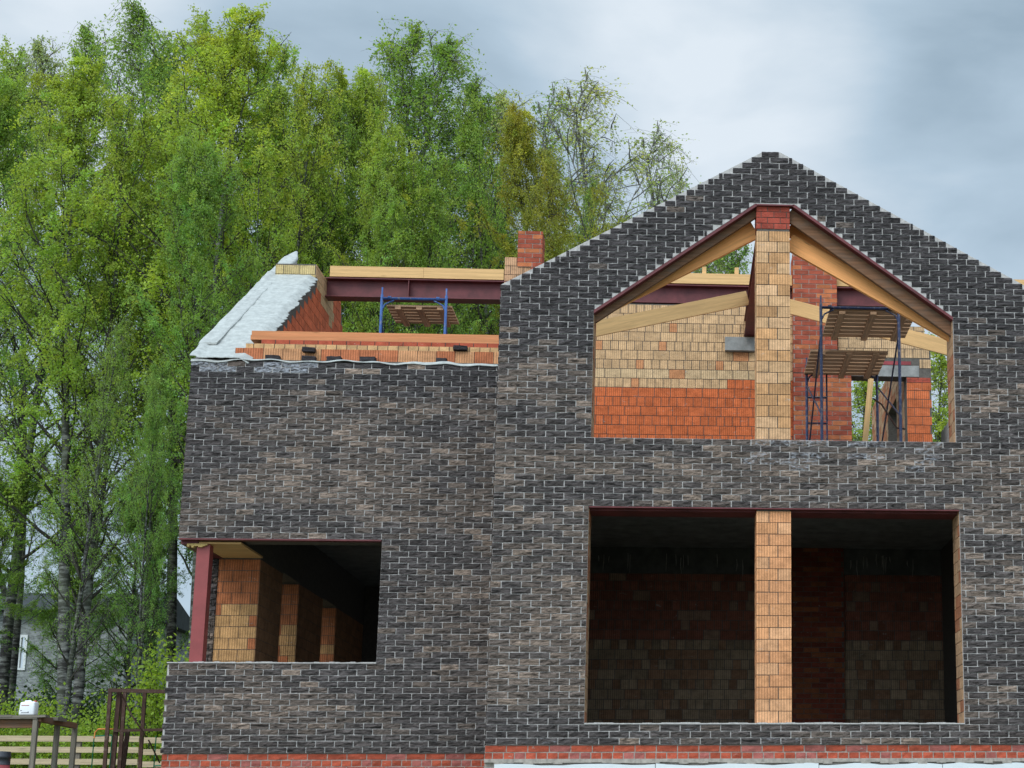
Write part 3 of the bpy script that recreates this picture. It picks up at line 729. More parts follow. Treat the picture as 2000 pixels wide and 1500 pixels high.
part(fo, 'expanding_foam', ('foamy',), 'yellow expanding foam at the corner beam')

# loose bricks on the wing ledge
BR = [(592, 618, 690, 'lower'), (592, 616, 683, 'upper'), (640, 668, 697, ''), (705, 735, 697, ''), (853, 873, 700, ''), (885, 912, 682.5, ''), (520, 548, 695, '')]
labs = ['lower dark loose brick of the two stacked on the wing ledge', 'upper dark loose brick of the two stacked on the wing ledge', 'dark loose brick on the ledge just right of the stacked pair',
        'dark loose brick halfway along the wing ledge', 'dark loose brick lying low near the bay end of the ledge', 'dark rounded loose brick set up on the buff course near the bay', 'leftmost dark loose brick on the wing ledge, on the white membrane']
for (xa, xb, yt, w), lab in zip(BR, labs):
    Yp = 21.9
    a, b = at(xa, yt, Yp), at(xb, yt, Yp)
    zt = {'upper': 8.23+.065}.get(w, 8.165+.0)
    if yt == 682.5: zt = 8.375; Yp = 21.955
    m_ = MB(); Lb = max(.14, b[0]-a[0]); r = random.Random(int(xa))
    o_ = empty
    n_ = 6; P = []
    bb = bmesh.new(); bmesh.ops.create_cube(bb, size=1); bmesh.ops.subdivide_edges(bb, edges=bb.edges[:], cuts=2, use_grid_fill=True)
    for v in bb.verts: v.co = Vector((v.co.x*Lb, v.co.y*.1, v.co.z*.062))+Vector((r.uniform(-1, 1), r.uniform(-1, 1), r.uniform(-1, 1)))*.005
    mm = bpy.data.meshes.new('loose_brick'); bb.to_mesh(mm); mm.uv_layers.new(name='UVMap')
    ca = mm.color_attributes.new('tint', 'FLOAT_COLOR', 'CORNER'); ca.data.foreach_set('color', [.055, .045, .048, 0]*len(mm.loops))
    ob = link('loose_brick', mm, 'rock'); ob.location = ((a[0]+b[0])/2, Yp-.02, zt-.02); ob.rotation_euler = (0, 0, r.uniform(-.15, .15))
    tag(ob, lab, 'brick', 'dark loose bricks on the wing ledge')

# ------------------------------------------------------------------ scaffolds
def scaffold(name, label, xs_, yf, yr, ztf, ztr, zbar_f, zbar_r, zb, mat, decks, ctr, rungs=1):
    root = empty(name, (ctr[0], ctr[1], 6.46)); tag(root, label, 'scaffold')
    inv = Matrix.Translation((-ctr[0], -ctr[1], -6.46))
    def add(mb, nm, mt, lab=None):
        o = mb.build(nm, mt, root, lab); o.matrix_parent_inverse = inv
    for y, zt, zbar in ((yf, ztf, zbar_f), (yr, ztr, zbar_r)):
        f_ = MB()
        for i, x in enumerate(xs_):
            f_.tube([(x, y, zb), (x, y, zt-.12)], .022); f_.tube([(x, y, zt-.12), (x, y, zt)], .013)
        f_.tube([(xs_[0], y, zbar), (xs_[1], y, zbar)], .022)
        for s_, x in ((1, xs_[0]), (-1, xs_[1])):
            f_.tube([(x, y, zbar-.2), (x+s_*.05, y, zbar-.1), (x+s_*.15, y, zbar-.045), (x+s_*.19, y, zbar-.03)], .013)
            f_.tube([(x+s_*.10, y-.03, zbar), (x+s_*.15, y-.03, zbar)], .03)
        # ladder rungs on the left side
        for k in range(3*rungs*(y == yr)):
            z = zbar-.45-.42*k
            f_.tube([(xs_[0], y, z), (xs_[0]+.32, y, z)], .014)
        if rungs and y == yr: f_.tube([(xs_[0]+.32, y, zb), (xs_[0]+.32, y, zbar)], .014)
        add(f_, 'frame', mat)
    for (x0, x1, y0, y1, z, nb) in decks:
        d_ = MB()
        bwid = (y1-y0)/nb
        for k in range(nb): d_.beam((x0, y0+bwid*(k+.5), z), (x1, y0+bwid*(k+.5), z), bwid*.80, .028, up=(0, 0, 1))
        for x in (x0+.18, (x0+x1)/2, x1-.18): d_.beam((x, y0, z-.04), (x, y1, z-.04), .09, .045)
        add(d_, 'deck', 'deckwood')
    b_ = MB()
    for x in xs_:
        b_.tube([(x, yf, zbar_f-.35), (x, yr, zbar_f-1.75)], .013); b_.tube([(x, yf, zbar_f-1.6), (x, yr, zbar_r-.25)], .013)
    add(b_, 'brace', mat)
    return root
scaffold('scaffold', 'blue tube scaffold with slatted wooden deck standing behind the wing wall', (-4.72, -3.72), 24.0, 26.0, 9.97, 9.8, 9.79, 9.70, 6.46, 'blue',
         [(-4.66, -3.64, 24.06, 24.95, 9.70, 6), (-4.6, -3.45, 25.7, 26.0, 9.72, 1)], (-4.2, 25), 0)
scaffold('scaffold', 'dark blue tube scaffold with two wooden decks inside the gable opening', (2.0, 3.13), 21.5, 24.05, 9.11, 8.95, 8.93, 8.74, 6.46, 'navy',
         [(2.13, 3.40, 21.5, 22.75, 8.90, 7), (1.96, 3.15, 22.8, 24.1, 8.69, 7)], (2.56, 22.8))
def add_pipe():
    m_ = MB(); p = [at(x, y, 22.4) for x, y in ((1705, 778), (1722, 790), (1738, 815), (1752, 836), (1768, 838))]
    m_.tube(p, .014); o = m_.build('bent_pipe', 'rust'); tag(o, 'thin bent metal pipe leaning across the gable scaffold legs', 'pipe')
add_pipe()
m_ = MB(); m_.beam(tuple(at(1686, 900, 24.6)), tuple(at(1701, 740, 24.8)), .09, .04, up=(0, 1, 0)); tag(m_.build('leaning_board', 'pine'), 'pale yellow board leaning in the upper doorway', 'board')

# ------------------------------------------------------------------ yard on the left
def P3(x, y, Y): return Vector(at(x, y, Y))
# trestle with a weathered top
tr = empty('work_trestle', (P3(60, 1500, 20).x, 20, gz(20))); tag(tr, 'weathered grey work trestle with cement-splashed legs at the left edge', 'trestle')
tinv = Matrix.Translation(-tr.location)
def tpart(mb, nm, mt):
    o = mb.build(nm, mt, tr); o.matrix_parent_inverse = tinv
zt = P3(70, 1397, 20).z
t1 = MB(); xr = P3(75, 1400, 20).x
t1.beam((xr-2.2, 20.02, zt-.02), (xr, 20.02, zt-.025), .12, .04); t1.beam((xr-2.2, 20.17, zt-.022), (xr+.01, 20.17, zt-.022), .14, .04); t1.beam((xr-2.2, 20.5, zt-.02), (xr+.1, 20.5, zt-.02), .3, .04)
for k in range(6): t1.beam((xr-2.2+k*.4, 20.02, zt-.015+rng.uniform(-.01, .005)), (xr-1.9+k*.4, 20.02, zt-.01), .13, .03)
tpart(t1, 'board', 'greywood')
t2 = MB(); t2.beam((xr-2.2, 20.06, zt-.10), (xr, 20.06, zt-.10), .05, .10); t2.beam((xr, 20.0, zt-.04), (xr+.03, 21.1, zt-.06), .07, .07)
tpart(t2, 'rail', 'brownwood')
for x, y in ((xr-.025, 20.0), (xr-.0, 20.62), (xr+.02, 21.15), (xr-2.1, 20.05), (xr-2.05, 20.9)):
    l_ = MB(); l_.beam((x, y, gz(20)-.05), (x, y, zt-.04), .055, .055, up=(0, 1, 0)); tpart(l_, 'leg', 'greywood')
# jerrycan
jc = empty('jerrycan', (P3(52, 1393, 20.05).x, 20.1, zt+.002)); tag(jc, 'white plastic jerrycan with red cap standing on the trestle', 'canister')
bm = bmesh.new(); bmesh.ops.create_cube(bm, size=1)
for v in bm.verts:
    v.co = Vector((v.co.x*.19, v.co.y*.14, (v.co.z+.5)*.172))
    if v.co.z > .1 and v.co.x < 0: v.co.x += .012; v.co.z -= .008
bmesh.ops.bevel(bm, geom=bm.edges[:], offset=.022, segments=3, profile=.5, affect='EDGES')
mj = bpy.data.meshes.new('body'); bm.to_mesh(mj); mj.polygons.foreach_set('use_smooth', [True]*len(mj.polygons)); mj.uv_layers.new()
link('body', mj, 'ptfe', jc)
k_ = MB(); k_.tube([(.07, 0, .163), (.07, 0, .185)], .018, 12); k_.build('cap', 'redcap', jc)
k_ = MB(); k_.tube([(-.05, 0, .155), (-.045, 0, .178), (.02, 0, .18), (.03, 0, .16)], .01, 8); k_.build('handle', 'ptfe', jc)
k_ = MB(); k_.box(-.062, .03, -.0725, -.0705, .118, .125, m=0); k_.box(-.07, -.052, -.0725, -.0705, .056, .064, m=1); k_.box(-.058, .03, -.0725, -.0705, .030, .036, m=1); k_.box(.018, .032, -.0725, -.0705, .036, .044, m=1)
k_.build('printed_label', ('redcap', 'ink'), jc)
# barrel at the very corner
bp = P3(2, 1480, 18.5)
br_ = empty('barrel', (bp.x, 18.5, gz(18.5))); tag(br_, 'black topped dull red barrel cut off at the lower left corner', 'barrel')
zb_ = P3(0, 1468, 18.5).z-gz(18.5)
k_ = MB(); k_.tube([(0, 0, zb_-.15), (0, 0, zb_-.08), (0, 0, zb_-.075), (0, 0, zb_-.05), (0, 0, zb_-.045), (0, 0, zb_-.008), (0, 0, zb_)], [.1, .1, .105, .105, .1, .1, .092], 24); k_.build('lid', 'black', br_)
k_ = MB(); k_.tube([(0, 0, 0), (0, 0, zb_-.152)], .099, 24); k_.build('body', 'redpaint', br_)
# rusty steel frame
rf_ = empty('steel_frame', (P3(260, 1500, 24).x, 24, gz(24))); tag(rf_, 'rusty welded steel frame standing beside the corner of the house', 'frame')
rinv = Matrix.Translation(-rf_.location)
def rpart(mb, nm, mt='rust'):
    o = mb.build(nm, mt, rf_); o.matrix_parent_inverse = rinv
def rpost(xt, yt, xb, w, Y, Y2=None):
    a, b = P3(xt, yt, Y), P3(xb, 1500, Y); d = (b-a); b = a+d*((a.z-gz(24))/(a.z-b.z))
    k_ = MB(); k_.beam(a, b, w, w*.8, up=(0, 1, 0)); rpart(k_, 'post')
rpost(216, 1346, 204, .05, 24.0); rpost(233, 1350, 220, .062, 24.1); rpost(244, 1352, 233, .055, 24.5); rpost(283, 1352, 273, .05, 24.2); rpost(250, 1424, 240, .06, 24.6)
k_ = MB(); k_.beam(P3(212, 1348, 24), P3(330, 1351, 24), .05, .055); rpart(k_, 'crossbar'); k_ = MB(); k_.beam(P3(222, 1427, 24.05), P3(330, 1425, 24.05), .04, .04); rpart(k_, 'crossbar')
k_ = MB(); k_.tube([P3(237, 1355, 23.9), P3(256, 1395, 23.9), P3(286, 1440, 23.9)], .011); k_.tube([P3(290, 1445, 23.9), P3(312, 1490, 23.9)], .011); k_.tube([P3(238, 1360, 23.9), P3(234, 1425, 23.9)], .009); rpart(k_, 'brace')
# board fence
fx0, fx1, FY = -26., -5., 30.
fe = empty('board_fence', (-12, FY, gz(FY))); tag(fe, 'pale horizontal board fence with gaps behind the house', 'fence')
finv = Matrix.Translation(-fe.location)
ztops = [P3(0, y, FY).z for y in (1442, 1464, 1486)]; ztops += [ztops[-1]-(ztops[0]-ztops[1])*k for k in (1, 2, 3)]
for i, z in enumerate(ztops):
    x = fx0
    while x < fx1:
        l_ = 4.1+rng.uniform(-.5, .5)
        k_ = MB(); dz = rng.uniform(-.02, .02)
        if x < -9.9 < x+l_: l_ = -9.9-x
        sh = -.05 if x > -10 else 0.
        k_.beam((x, FY, z+dz+sh), (x+l_-.01, FY, z-.006*(l_)+dz+sh), .03, .105)
        o = k_.build('board', 'fencewood', fe); o.matrix_parent_inverse = finv; x += l_
for x in (-25.9, -22, -18, -14.6, -11.0, -7.4, -5.2):
    k_ = MB(); k_.beam((x, FY+.06, gz(FY)-.1), (x, FY+.06, ztops[0]+.03), .08, .08, up=(0, 1, 0)); o = k_.build('post', 'greywood', fe); o.matrix_parent_inverse = finv
# wire mesh panel
wm = empty('wire_barrier', (P3(215, 1500, 27).x, 27, gz(27))); tag(wm, 'thin green and orange wire barrier in front of the board fence', 'barrier')
winv = Matrix.Translation(-wm.location)
k_ = MB(); a = P3(185, 1438, 27); b = P3(322, 1440, 27)
k_.tube([P3(184, 1442, 27), P3(186, 1430, 27), P3(192, 1424, 27), P3(222, 1424, 27)], .012); o = k_.build('rail', 'orange', wm); o.matrix_parent_inverse = winv
k_ = MB()
for x in (184, 219, 305): t_ = P3(x, 1437, 27); k_.tube([t_, (t_.x, t_.y, gz(27))], .010)
k_.tube([P3(184, 1438, 27), P3(219, 1436, 27)], .01); k_.tube([P3(302, 1496, 27), P3(322, 1495, 27)], .012); o = k_.build('wire', 'green', wm); o.matrix_parent_inverse = winv

# neighbour house
nh = empty('neighbour_house', (-27, 66, gz(60))); tag(nh, 'pale stone house with a tall white window seen between the birch trunks', 'house')
ninv = Matrix.Translation(-nh.location)
def npart(mb, nm, mt, par=None):
    o = mb.build(nm, mt, par or nh); o.matrix_parent_inverse = ninv; return o
X0, X1 = -36, at(243, 1300, 62)[0]; zt_ = at(100, 1195, 62)[2]
k_ = MB(); wx0, wx1, wz0, wz1 = at(23, 1300, 62)[0], at(50, 1300, 62)[0], at(30, 1309, 62)[2], at(30, 1240, 62)[2]
for a0, a1, b0, b1 in ((X0, wx0, 1.5, zt_), (wx1, X1, 1.5, zt_), (wx0, wx1, 1.5, wz0), (wx0, wx1, wz1, zt_)): k_.box(a0, a1, 62, 62.3, b0, b1)
k_.box(X1-.3, X1, 62.3, 70, 1.5, zt_); npart(k_, 'wall', 'housewall')
k_ = MB(); k_.prism([(X0-.4, 61.5, zt_), (X0-.4, 70.5, zt_), (X0-.4, 66, zt_+1.3)], (X1-X0+.8, 0, 0)); npart(k_, 'roof', 'roofing')
k_ = MB()
for a0, a1, b0, b1 in ((wx0, wx0+.1, wz0, wz1), (wx1-.1, wx1, wz0, wz1), (wx0+.1, wx1-.1, wz1-.1, wz1), (wx0+.1, wx1-.1, wz0, wz0+.08), ((wx0+wx1)/2-.03, (wx0+wx1)/2+.03, wz0+.08, wz1-.1)): k_.box(a0, a1, 61.95, 62.1, b0, b1)
wo = npart(k_, 'window', 'whitepaint')
k_ = MB(); k_.box(wx0+.1, wx1-.1, 62.12, 62.15, wz0, wz1); o = k_.build('pane', 'darkglass', wo); o.matrix_parent_inverse = ninv

# ------------------------------------------------------------------ trees
def leaves_mesh(name, P, size, tints, rs, droop=.5):
    n = len(P); d = rs.normal(size=(n, 3)); d[:, 2] -= droop; d /= np.linalg.norm(d, axis=1)[:, None]
    s_ = np.cross(d, rs.normal(size=(n, 3))); s_ /= np.linalg.norm(s_, axis=1)[:, None]
    L_ = size*rs.uniform(.7, 1.35, (n, 1)); W_ = L_*rs.uniform(.55, .8, (n, 1))
    V = np.stack([P, P+d*L_*.5+s_*W_*.5, P+d*L_, P+d*L_*.5-s_*W_*.5], 1).reshape(-1, 3)
    me = bpy.data.meshes.new(name); me.vertices.add(4*n); me.vertices.foreach_set('co', V.astype('f').ravel())
    me.loops.add(4*n); me.loops.foreach_set('vertex_index', np.arange(4*n, dtype='i')); me.polygons.add(n)
    me.polygons.foreach_set('loop_start', np.arange(0, 4*n, 4, dtype='i')); me.polygons.foreach_set('loop_total', np.full(n, 4, 'i'))
    me.update(calc_edges=True)
    ca = me.color_attributes.new('tint', 'FLOAT_COLOR', 'POINT'); T = np.repeat(tints, 4, 0); ca.data.foreach_set('color', np.concatenate([T, np.ones((4*n, 1))], 1).astype('f').ravel())
    return me
def tubes_mesh(name, segs, n=5):
    """segs: list of (points array k x 3, radii k)"""
    V = []; Fc = []; i = 0
    ang = np.linspace(0, 2*np.pi, n, endpoint=False)
    for P, r in segs:
        k = len(P); D = np.gradient(P, axis=0); D /= np.linalg.norm(D, axis=1)[:, None]+1e-9
        a = np.cross(D, np.array([.31, .9, .17])); a /= np.linalg.norm(a, axis=1)[:, None]; b = np.cross(D, a)
        ring = P[:, None]+(a[:, None]*np.cos(ang)[None, :, None]+b[:, None]*np.sin(ang)[None, :, None])*r[:, None, None]
        V.append(ring.reshape(-1, 3))
        j = np.arange(n); j2 = (j+1) % n
        for q in range(k-1): Fc.append(np.stack([i+q*n+j, i+q*n+j2, i+(q+1)*n+j2, i+(q+1)*n+j], 1))
        i += k*n
    V = np.concatenate(V); Fc = np.concatenate(Fc); m_ = len(Fc)
    me = bpy.data.meshes.new(name); me.vertices.add(len(V)); me.vertices.foreach_set('co', V.astype('f').ravel())
    me.loops.add(4*m_); me.loops.foreach_set('vertex_index', Fc.astype('i').ravel()); me.polygons.add(m_)
    me.polygons.foreach_set('loop_start', np.arange(0, 4*m_, 4, dtype='i')); me.polygons.foreach_set('loop_total', np.full(m_, 4, 'i')); me.polygons.foreach_set('use_smooth', [True]*m_)
    me.update(calc_edges=True); return me
def curve(p, d, L_, k, rs, bend=(0, 0, 0), wob=.08):
    pts = [np.array(p, float)]; d = np.array(d, float); st = L_/(k-1)
    for i in range(k-1):
        d = d+np.array(bend)/(k-1)+rs.normal(size=3)*wob; d /= np.linalg.norm(d); pts.append(pts[-1]+d*st)
    return np.array(pts)
def birch(seed, H=20, crown0=.22, spread=3.2, nprim=46, nleaf=26000, leaf=.085, up=.9, fork=0):
    rs = np.random.RandomState(seed); trunk = []; limb = []; twig = []; tw = []
    T = curve((0, 0, 0), (rs.normal()*.04, rs.normal()*.04, 1), H, 14, rs, (rs.normal()*.06, rs.normal()*.06, .1), .022)
    R_ = .155*(H/20)*(1-np.linspace(0, 1, 14))**.85+.008; trunk.append((T, R_))
    stems = [(T, R_, crown0, nprim)]
    for f_ in range(fork):
        i = rs.randint(2, 6); a = rs.uniform(0, 6.28)
        K = curve(T[i], (math.cos(a)*.35, math.sin(a)*.35, 1), H*(1-i/14)*rs.uniform(.8, .95), 10, rs, (0, 0, .25), .04)
        RK = R_[i]*.7*(1-np.linspace(0, 1, 10))**.85+.006; trunk.append((K, RK)); stems.append((K, RK, .12, nprim//2))
    for (S_, RS, c0, n_) in stems:
        nS = len(S_)
        for k in range(n_):
            t = c0+(1-c0)*((k+rs.uniform(0, .9))/n_)**.92; t = min(t, .985)
            x = t*(nS-1); i = int(x); f_ = x-i; p = S_[i]*(1-f_)+S_[min(i+1, nS-1)]*f_; rad = RS[i]*(1-f_)+RS[min(i+1, nS-1)]*f_
            q = (t-c0)/(1-c0)
            Lp = spread*(.62+.55*math.sin(min(1, q*1.5+.22)*math.pi*.62))*(1-q**2.8*.66)*rs.uniform(.65, 1.15)
            a = k*2.399+rs.normal()*.35; el = (.66+.6*q*up)+rs.normal()*.12
            d = (math.cos(a)*math.cos(el), math.sin(a)*math.cos(el), math.sin(el))
            Pp = curve(p, d, Lp, 7, rs, (0.12, 0, .35*up), .09); rp = max(.009, rad*.46)*(1-np.linspace(0, 1, 7)*.85); limb.append((Pp, rp))
            for s_ in range(rs.randint(5, 9)):
                tt = rs.uniform(.22, 1); ii = min(5, int(tt*6)); p2 = Pp[ii]+(Pp[ii+1]-Pp[ii])*(tt*6-ii)
                dd = (Pp[ii+1]-Pp[ii]); dd /= np.linalg.norm(dd); dd = dd+rs.normal(size=3)*.55; dd /= np.linalg.norm(dd)
                L2 = Lp*rs.uniform(.28, .5)*(1.15-tt*.4)
                P2 = curve(p2, dd, L2, 5, rs, (.25, 0, rs.uniform(-.2, .25)), .14); limb.append((P2, np.linspace(.015, .005, 5)))
                for u_ in range(rs.randint(3, 6)):
                    t3 = rs.uniform(.25, 1); i3 = min(3, int(t3*4)); p3 = P2[i3]+(P2[i3+1]-P2[i3])*(t3*4-i3)
                    d3 = rs.normal(size=3)*.55+np.array([.35, 0, -.45]); d3 /= np.linalg.norm(d3)
                    P3_ = curve(p3, d3, rs.uniform(.35, .95), 4, rs, (.25, 0, -.9), .1); twig.append((P3_, np.linspace(.0045, .002, 4)))
                    tw.append(P3_)
                tw.append(P2[1:])
    tw = [t_ if len(t_) == 4 else t_[:4] for t_ in tw]; A = np.array(tw)
    zc = np.clip((A[:, 1, 2]/H-.33)/.3, 0, 1); w = rs.gamma(1.1, 1, len(A))*(.28+.72*zc*zc*(3-2*zc)); w /= w.sum(); ix = rs.choice(len(A), nleaf, p=w)
    tt = rs.uniform(0, 2.999, nleaf); i0 = tt.astype(int); f_ = (tt-i0)[:, None]
    P = A[ix, i0]*(1-f_)+A[ix, i0+1]*f_+rs.normal(size=(nleaf, 3))*.055
    ct = rs.uniform(.78, 1.22, len(A)); hue = rs.normal(size=len(A))*.09
    tn = ct[ix]*rs.uniform(.85, 1.15, nleaf); hz = hue[ix]+(P[:, 2]/H-.55)*.28
    tints = np.stack([tn*(1+hz), tn, tn*(1-hz*.5)], 1)
    global TOP; TOP = np.percentile(P[:, 2], 99.85)
    TOPS[seed] = TOP; TXY[seed] = T[-1][:2]
    return tubes_mesh('trunk', trunk, 9), tubes_mesh('branches', limb, 4), tubes_mesh('twigs', twig, 3), leaves_mesh('crown', P, leaf, tints, rs)
TOPS = {}; TXY = {}
protos = {
    'full1': (birch(1, 20, .33, 3.0, 50, 60000, .063), 20), 'full2': (birch(2, 20, .3, 3.2, 54, 62000, .063, .8), 20), 'full3': (birch(3, 20, .36, 3.0, 44, 54000, .063, 1.0, 1), 20),
    'full4': (birch(4, 20, .25, 3.1, 52, 62000, .065, .95, 1), 20), 'airy1': (birch(5, 20, .25, 2.9, 44, 20000, .062, 1.0), 20), 'airy2': (birch(6, 20, .3, 2.7, 40, 9500, .062, 1.05, 1), 20),
    'slim': (birch(7, 20, .15, 2.3, 52, 14000, .08, 1.1), 20),
}
def tree(kind, px, ytop, Y, leafm, label, base_shift=0, sx=1., group='birch trees behind the house', rot=None):
    (mt, mb_, mw, mc), H0 = protos[kind]; H0 = TOPS[1+list(protos).index(kind)]
    p = at(px, ytop, Y); z0 = gz(Y); h = p[2]-z0; s_ = h/H0
    r = rng.uniform(0, 6.28) if rot is None else rot; tx = TXY[1+list(protos).index(kind)]
    root = empty('birch_tree', (p[0]-s_*sx*(tx[0]*math.cos(r)-tx[1]*math.sin(r)), Y-s_*sx*(tx[0]*math.sin(r)+tx[1]*math.cos(r)), z0)); tag(root, label, 'tree', group)
    root.rotation_euler = (0, 0, 0)
    for nm, me, mats in (('trunk', mt, 'bark'), ('branches', mb_, 'twig' if kind == 'airy2' else 'branch'), ('twigs', mw, 'branch' if kind.startswith('full') else 'twig'), ('crown', mc, leafm)):
        if not me.materials: me.materials.append(M[mats])
        o = bpy.data.objects.new(nm, me); C.objects.link(o); o.parent = root
        o.rotation_euler = (0, 0, r); o.scale = (s_*sx, s_*sx, s_)
        o.material_slots[0].link = 'OBJECT'; o.material_slots[0].material = M[mats]
    return root
TR = [
    # kind, px, top y, distance, leaf, width factor, label
    ('full2', 20, 150, 44, 'leaf_mid', 1.0, 'leftmost full birch cut by the left edge of the photo'),
    ('airy1', 95, 75, 50, 'leaf_pale', .9, 'thin pale-topped birch beside the leftmost full birch'),
    ('full1', 160, 120, 41, 'leaf_bright', 1.05, 'bright birch with a rounded top left of the tallest crown'),
    ('airy1', 275, 14, 47, 'leaf_mid', 1.05, 'tallest birch on the left with a loose see-through top'),
    ('full4', 250, 190, 40, 'leaf_bright', 1.0, 'dense bright birch in front of the tallest loose-topped one'),
    ('full3', 400, 40, 44, 'leaf_bright', 1.0, 'tall bright birch with a twin top, second peak of the skyline'),
    ('full1', 475, 25, 42, 'leaf_bright', 1.1, 'tall dense birch making the highest middle peak of the skyline'),
    ('full4', 545, 90, 47, 'leaf_mid', .9, 'birch on the right shoulder of the highest middle peak'),
    ('airy1', 190, 50, 48, 'leaf_mid', .9, 'airy birch left of the tallest loose-topped crown'),
    ('full3', 330, 75, 46, 'leaf_mid', .9, 'birch filling the dip between the two highest left peaks'),
    ('full2', 580, 150, 46, 'leaf_bright', .8, 'bright birch below the right shoulder of the middle peak'),
    ('full4', 650, 165, 43, 'leaf_mid', .75, 'mid green birch left of the yellow-green one'),
    ('full4', 735, 150, 45, 'leaf_bright', .7, 'bright narrow birch just left of the paired airy tops'),
    ('full3', 20, 95, 49, 'leaf_mid', .9, 'mid green birch rising above the far left edge'),
    ('airy1', 935, 150, 49, 'leaf_mid', 1.1, 'airy birch right of the paired tall tops'),
    ('airy1', 1000, 180, 50, 'leaf_pale', 1.1, 'airy pale birch peeping over the bronze-tinted one'),
    ('airy2', 1065, 170, 49, 'leaf_mid', 1.2, 'thin birch between the bronze-tinted birch and the sparse grey-green one'),
    ('full2', 70, 900, 42, 'leaf_mid', 1.5, 'small leafy birch low at the left, screening the stone wall'),
    ('full4', 165, 960, 44, 'leaf_mid', 1.6, 'small leafy birch in the middle low left, screening the stone wall'),
    ('full2', 275, 940, 41, 'leaf_deep', 1.5, 'small leafy birch low beside the steel column corner'),
    ('full2', 370, 260, 37, 'leaf_mid', .9, 'nearer mid green birch below the twin-topped birch'),
    ('full3', 610, 135, 41, 'leaf_bright', .85, 'narrow bright birch at the dip in the skyline'),
    ('full1', 695, 135, 44, 'leaf_bright', .95, 'yellow-green birch left of the paired airy tops'),
    ('airy1', 785, 52, 46, 'leaf_mid', 1.25, 'left one of the paired tall airy-topped birches'),
    ('airy1', 868, 62, 48, 'leaf_mid', 1.2, 'right one of the paired tall airy-topped birches'),
    ('full2', 760, 235, 39, 'leaf_bright', .85, 'dense birch in front of the paired airy tops'),
    ('full4', 850, 300, 40, 'leaf_mid', .85, 'lower green birch above the wing roof beam'),
    ('full3', 930, 190, 46, 'leaf_mid', .8, 'mid green birch left of the bronze-tinted one'),
    ('full1', 1015, 215, 42, 'leaf_olive', .85, 'bronze-tinted birch left of the red chimney stub top'),
    ('full4', 1075, 300, 40, 'leaf_olive', .7, 'shorter bronze-tinted birch above the chimney stub'),
    ('airy2', 1125, 143, 47, 'leaf_pale', 1.5, 'sparse grey-green birch leaning over the gable foot'),
    ('airy1', 1150, 350, 45, 'leaf_mid', .6, 'lower green birch just behind the rising gable'),
    ('airy2', 1265, 243, 52, 'leaf_pale', 1.45, 'rightmost sparse pale birch with two thin tops above the gable'),
    ('airy2', 1330, 320, 58, 'leaf_pale', .8, 'faint pale birch half hidden by the gable slope'),
    ('slim', 1430, 400, 50, 'leaf_mid', 1.0, 'birch seen through the upper left of the gable opening'),
    ('slim', 1695, 690, 62, 'leaf_bright', 1.5, 'young birch seen through the upper doorway'),
    ('slim', 1842, 640, 60, 'leaf_bright', 1.5, 'young birch seen in the narrow gap beside the right window jamb'),
    ('airy1', 235, 620, 36, 'leaf_mid', .8, 'short nearer birch left of the wing corner'),
    ('full4', 320, 700, 34, 'leaf_mid', .7, 'low leafy birch right beside the wing corner'),
    ('full1', 560, 330, 52, 'leaf_deep', .9, 'deep green birch farther back behind the sloping wall'),
    ('full4', 660, 350, 55, 'leaf_deep', .9, 'deep green birch in the back row over the buff blocks'),
    ('full1', 960, 380, 50, 'leaf_deep', .9, 'deep green birch in the back row left of the chimney stub'),
]
for kind, px, yt, Y, lm, sx_, lab in TR: tree(kind, px, yt, Y, lm, lab, sx=sx_)

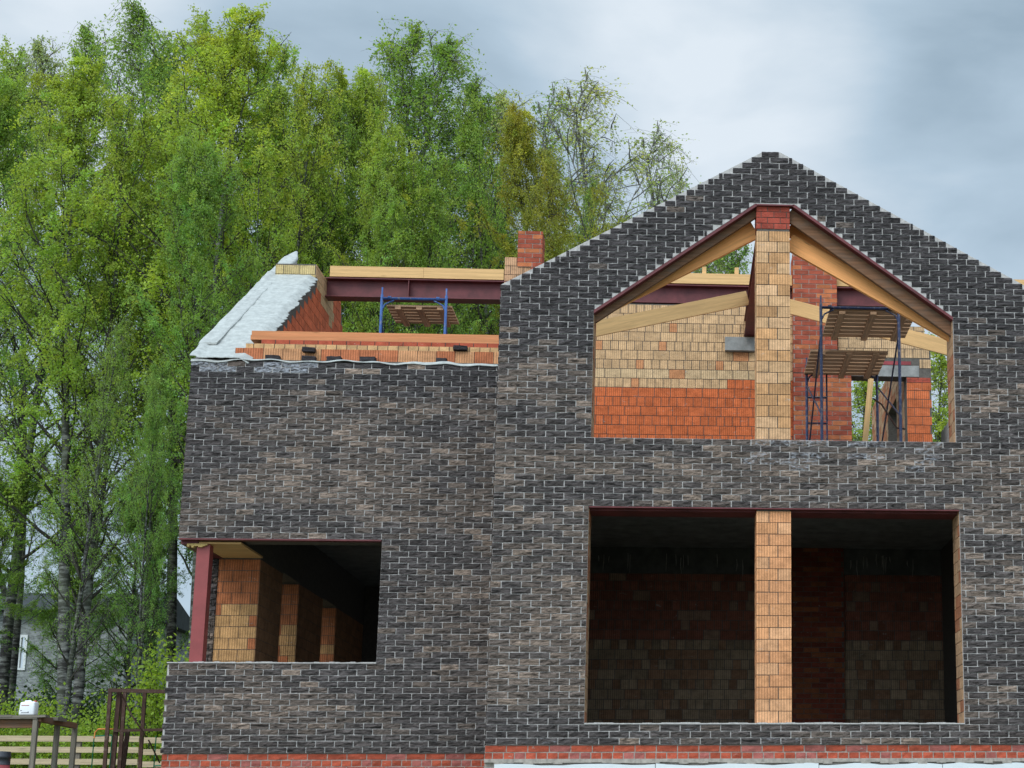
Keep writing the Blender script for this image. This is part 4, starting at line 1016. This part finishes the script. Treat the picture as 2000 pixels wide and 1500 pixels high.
def shrub(name, px, ytop, Y, w, n, size, lm, label, group):
    rs = np.random.RandomState(int(px*7+ytop)); p = at(px, ytop, Y); z0 = gz(Y); h = p[2]-z0
    st = [];tips = []
    for k in range(26):
        a = rs.uniform(0, 6.28); d = (math.cos(a)*.4*w/h, math.sin(a)*.4*w/h, 1)
        c_ = curve((rs.normal()*.12*w, rs.normal()*.12*w, 0), d, h*rs.uniform(.6, 1.0), 7, rs, (0, 0, -.1), .12); st.append((c_, np.linspace(.02, .005, 7))); tips.append(c_)
    A = np.array(tips); ix = rs.randint(0, len(A), n); tt = (rs.beta(2.2, 1.1, n)*5.99); i0 = tt.astype(int); f_ = (tt-i0)[:, None]
    P = A[ix, i0]*(1-f_)+A[ix, i0+1]*f_+rs.normal(size=(n, 3))*np.array([.22*w, .22*w, .1*h])*rs.uniform(.2, 1, (n, 1))
    P[:, 2] = np.clip(P[:, 2], .03, h*1.02)
    tn = rs.uniform(.7, 1.3, n); tints = np.stack([tn*rs.uniform(.9, 1.1, n), tn, tn], 1)
    root = empty(name, (p[0], Y, z0)); tag(root, label, 'shrub', group)
    o = link('stems', tubes_mesh('stems', st, 4), 'branch', root); link('crown', leaves_mesh('crown', P, size, tints, rs, .2), lm, root)
GS = 'shrubs under the birch trees'
for i, a in enumerate([
    (10, 1345, 35, 2.2, 9000, .075, 'leaf_lime', 'lime green bush behind the jerrycan at the left edge'),
    (215, 1350, 33, 1.6, 7000, .07, 'leaf_lime', 'lime green bush behind the rusty frame'),
    (335, 1235, 32, 1.3, 7000, .075, 'leaf_lime', 'tall light green bush against the corner of the house'),
    (120, 1375, 40, 3.2, 9000, .09, 'leaf_dark', 'dark bush between the birch trunks behind the trestle'),
    (60, 1325, 50, 4.6, 11000, .11, 'leaf_dark', 'dark hedge bush below the neighbour window'),
    (270, 1325, 46, 4.2, 11000, .11, 'leaf_dark', 'dark hedge bush behind the lime bush, near the house corner'),
    (170, 1330, 52, 4.6, 11000, .11, 'leaf_dark', 'dark hedge bush in the middle below the stone wall'),
]): shrub('shrub', *a[:7], a[7], GS)
# under-growth shoots reach above the board fence
und = np.random.RandomState(77); n = 50000
Pg = np.stack([und.uniform(-40, 6, n), und.uniform(30.4, 60, n), np.zeros(n)], 1); Pg[:, 2] = 1.9+und.beta(1, 2, n)*1.3
tn = und.uniform(.7, 1.3, n)
o = link('undergrowth', leaves_mesh('undergrowth', Pg, .085, np.stack([tn, tn, tn], 1), und, -.2), 'leaf_deep')
tag(o, 'low green undergrowth on the ground among the birch trunks', 'undergrowth', kind='stuff')
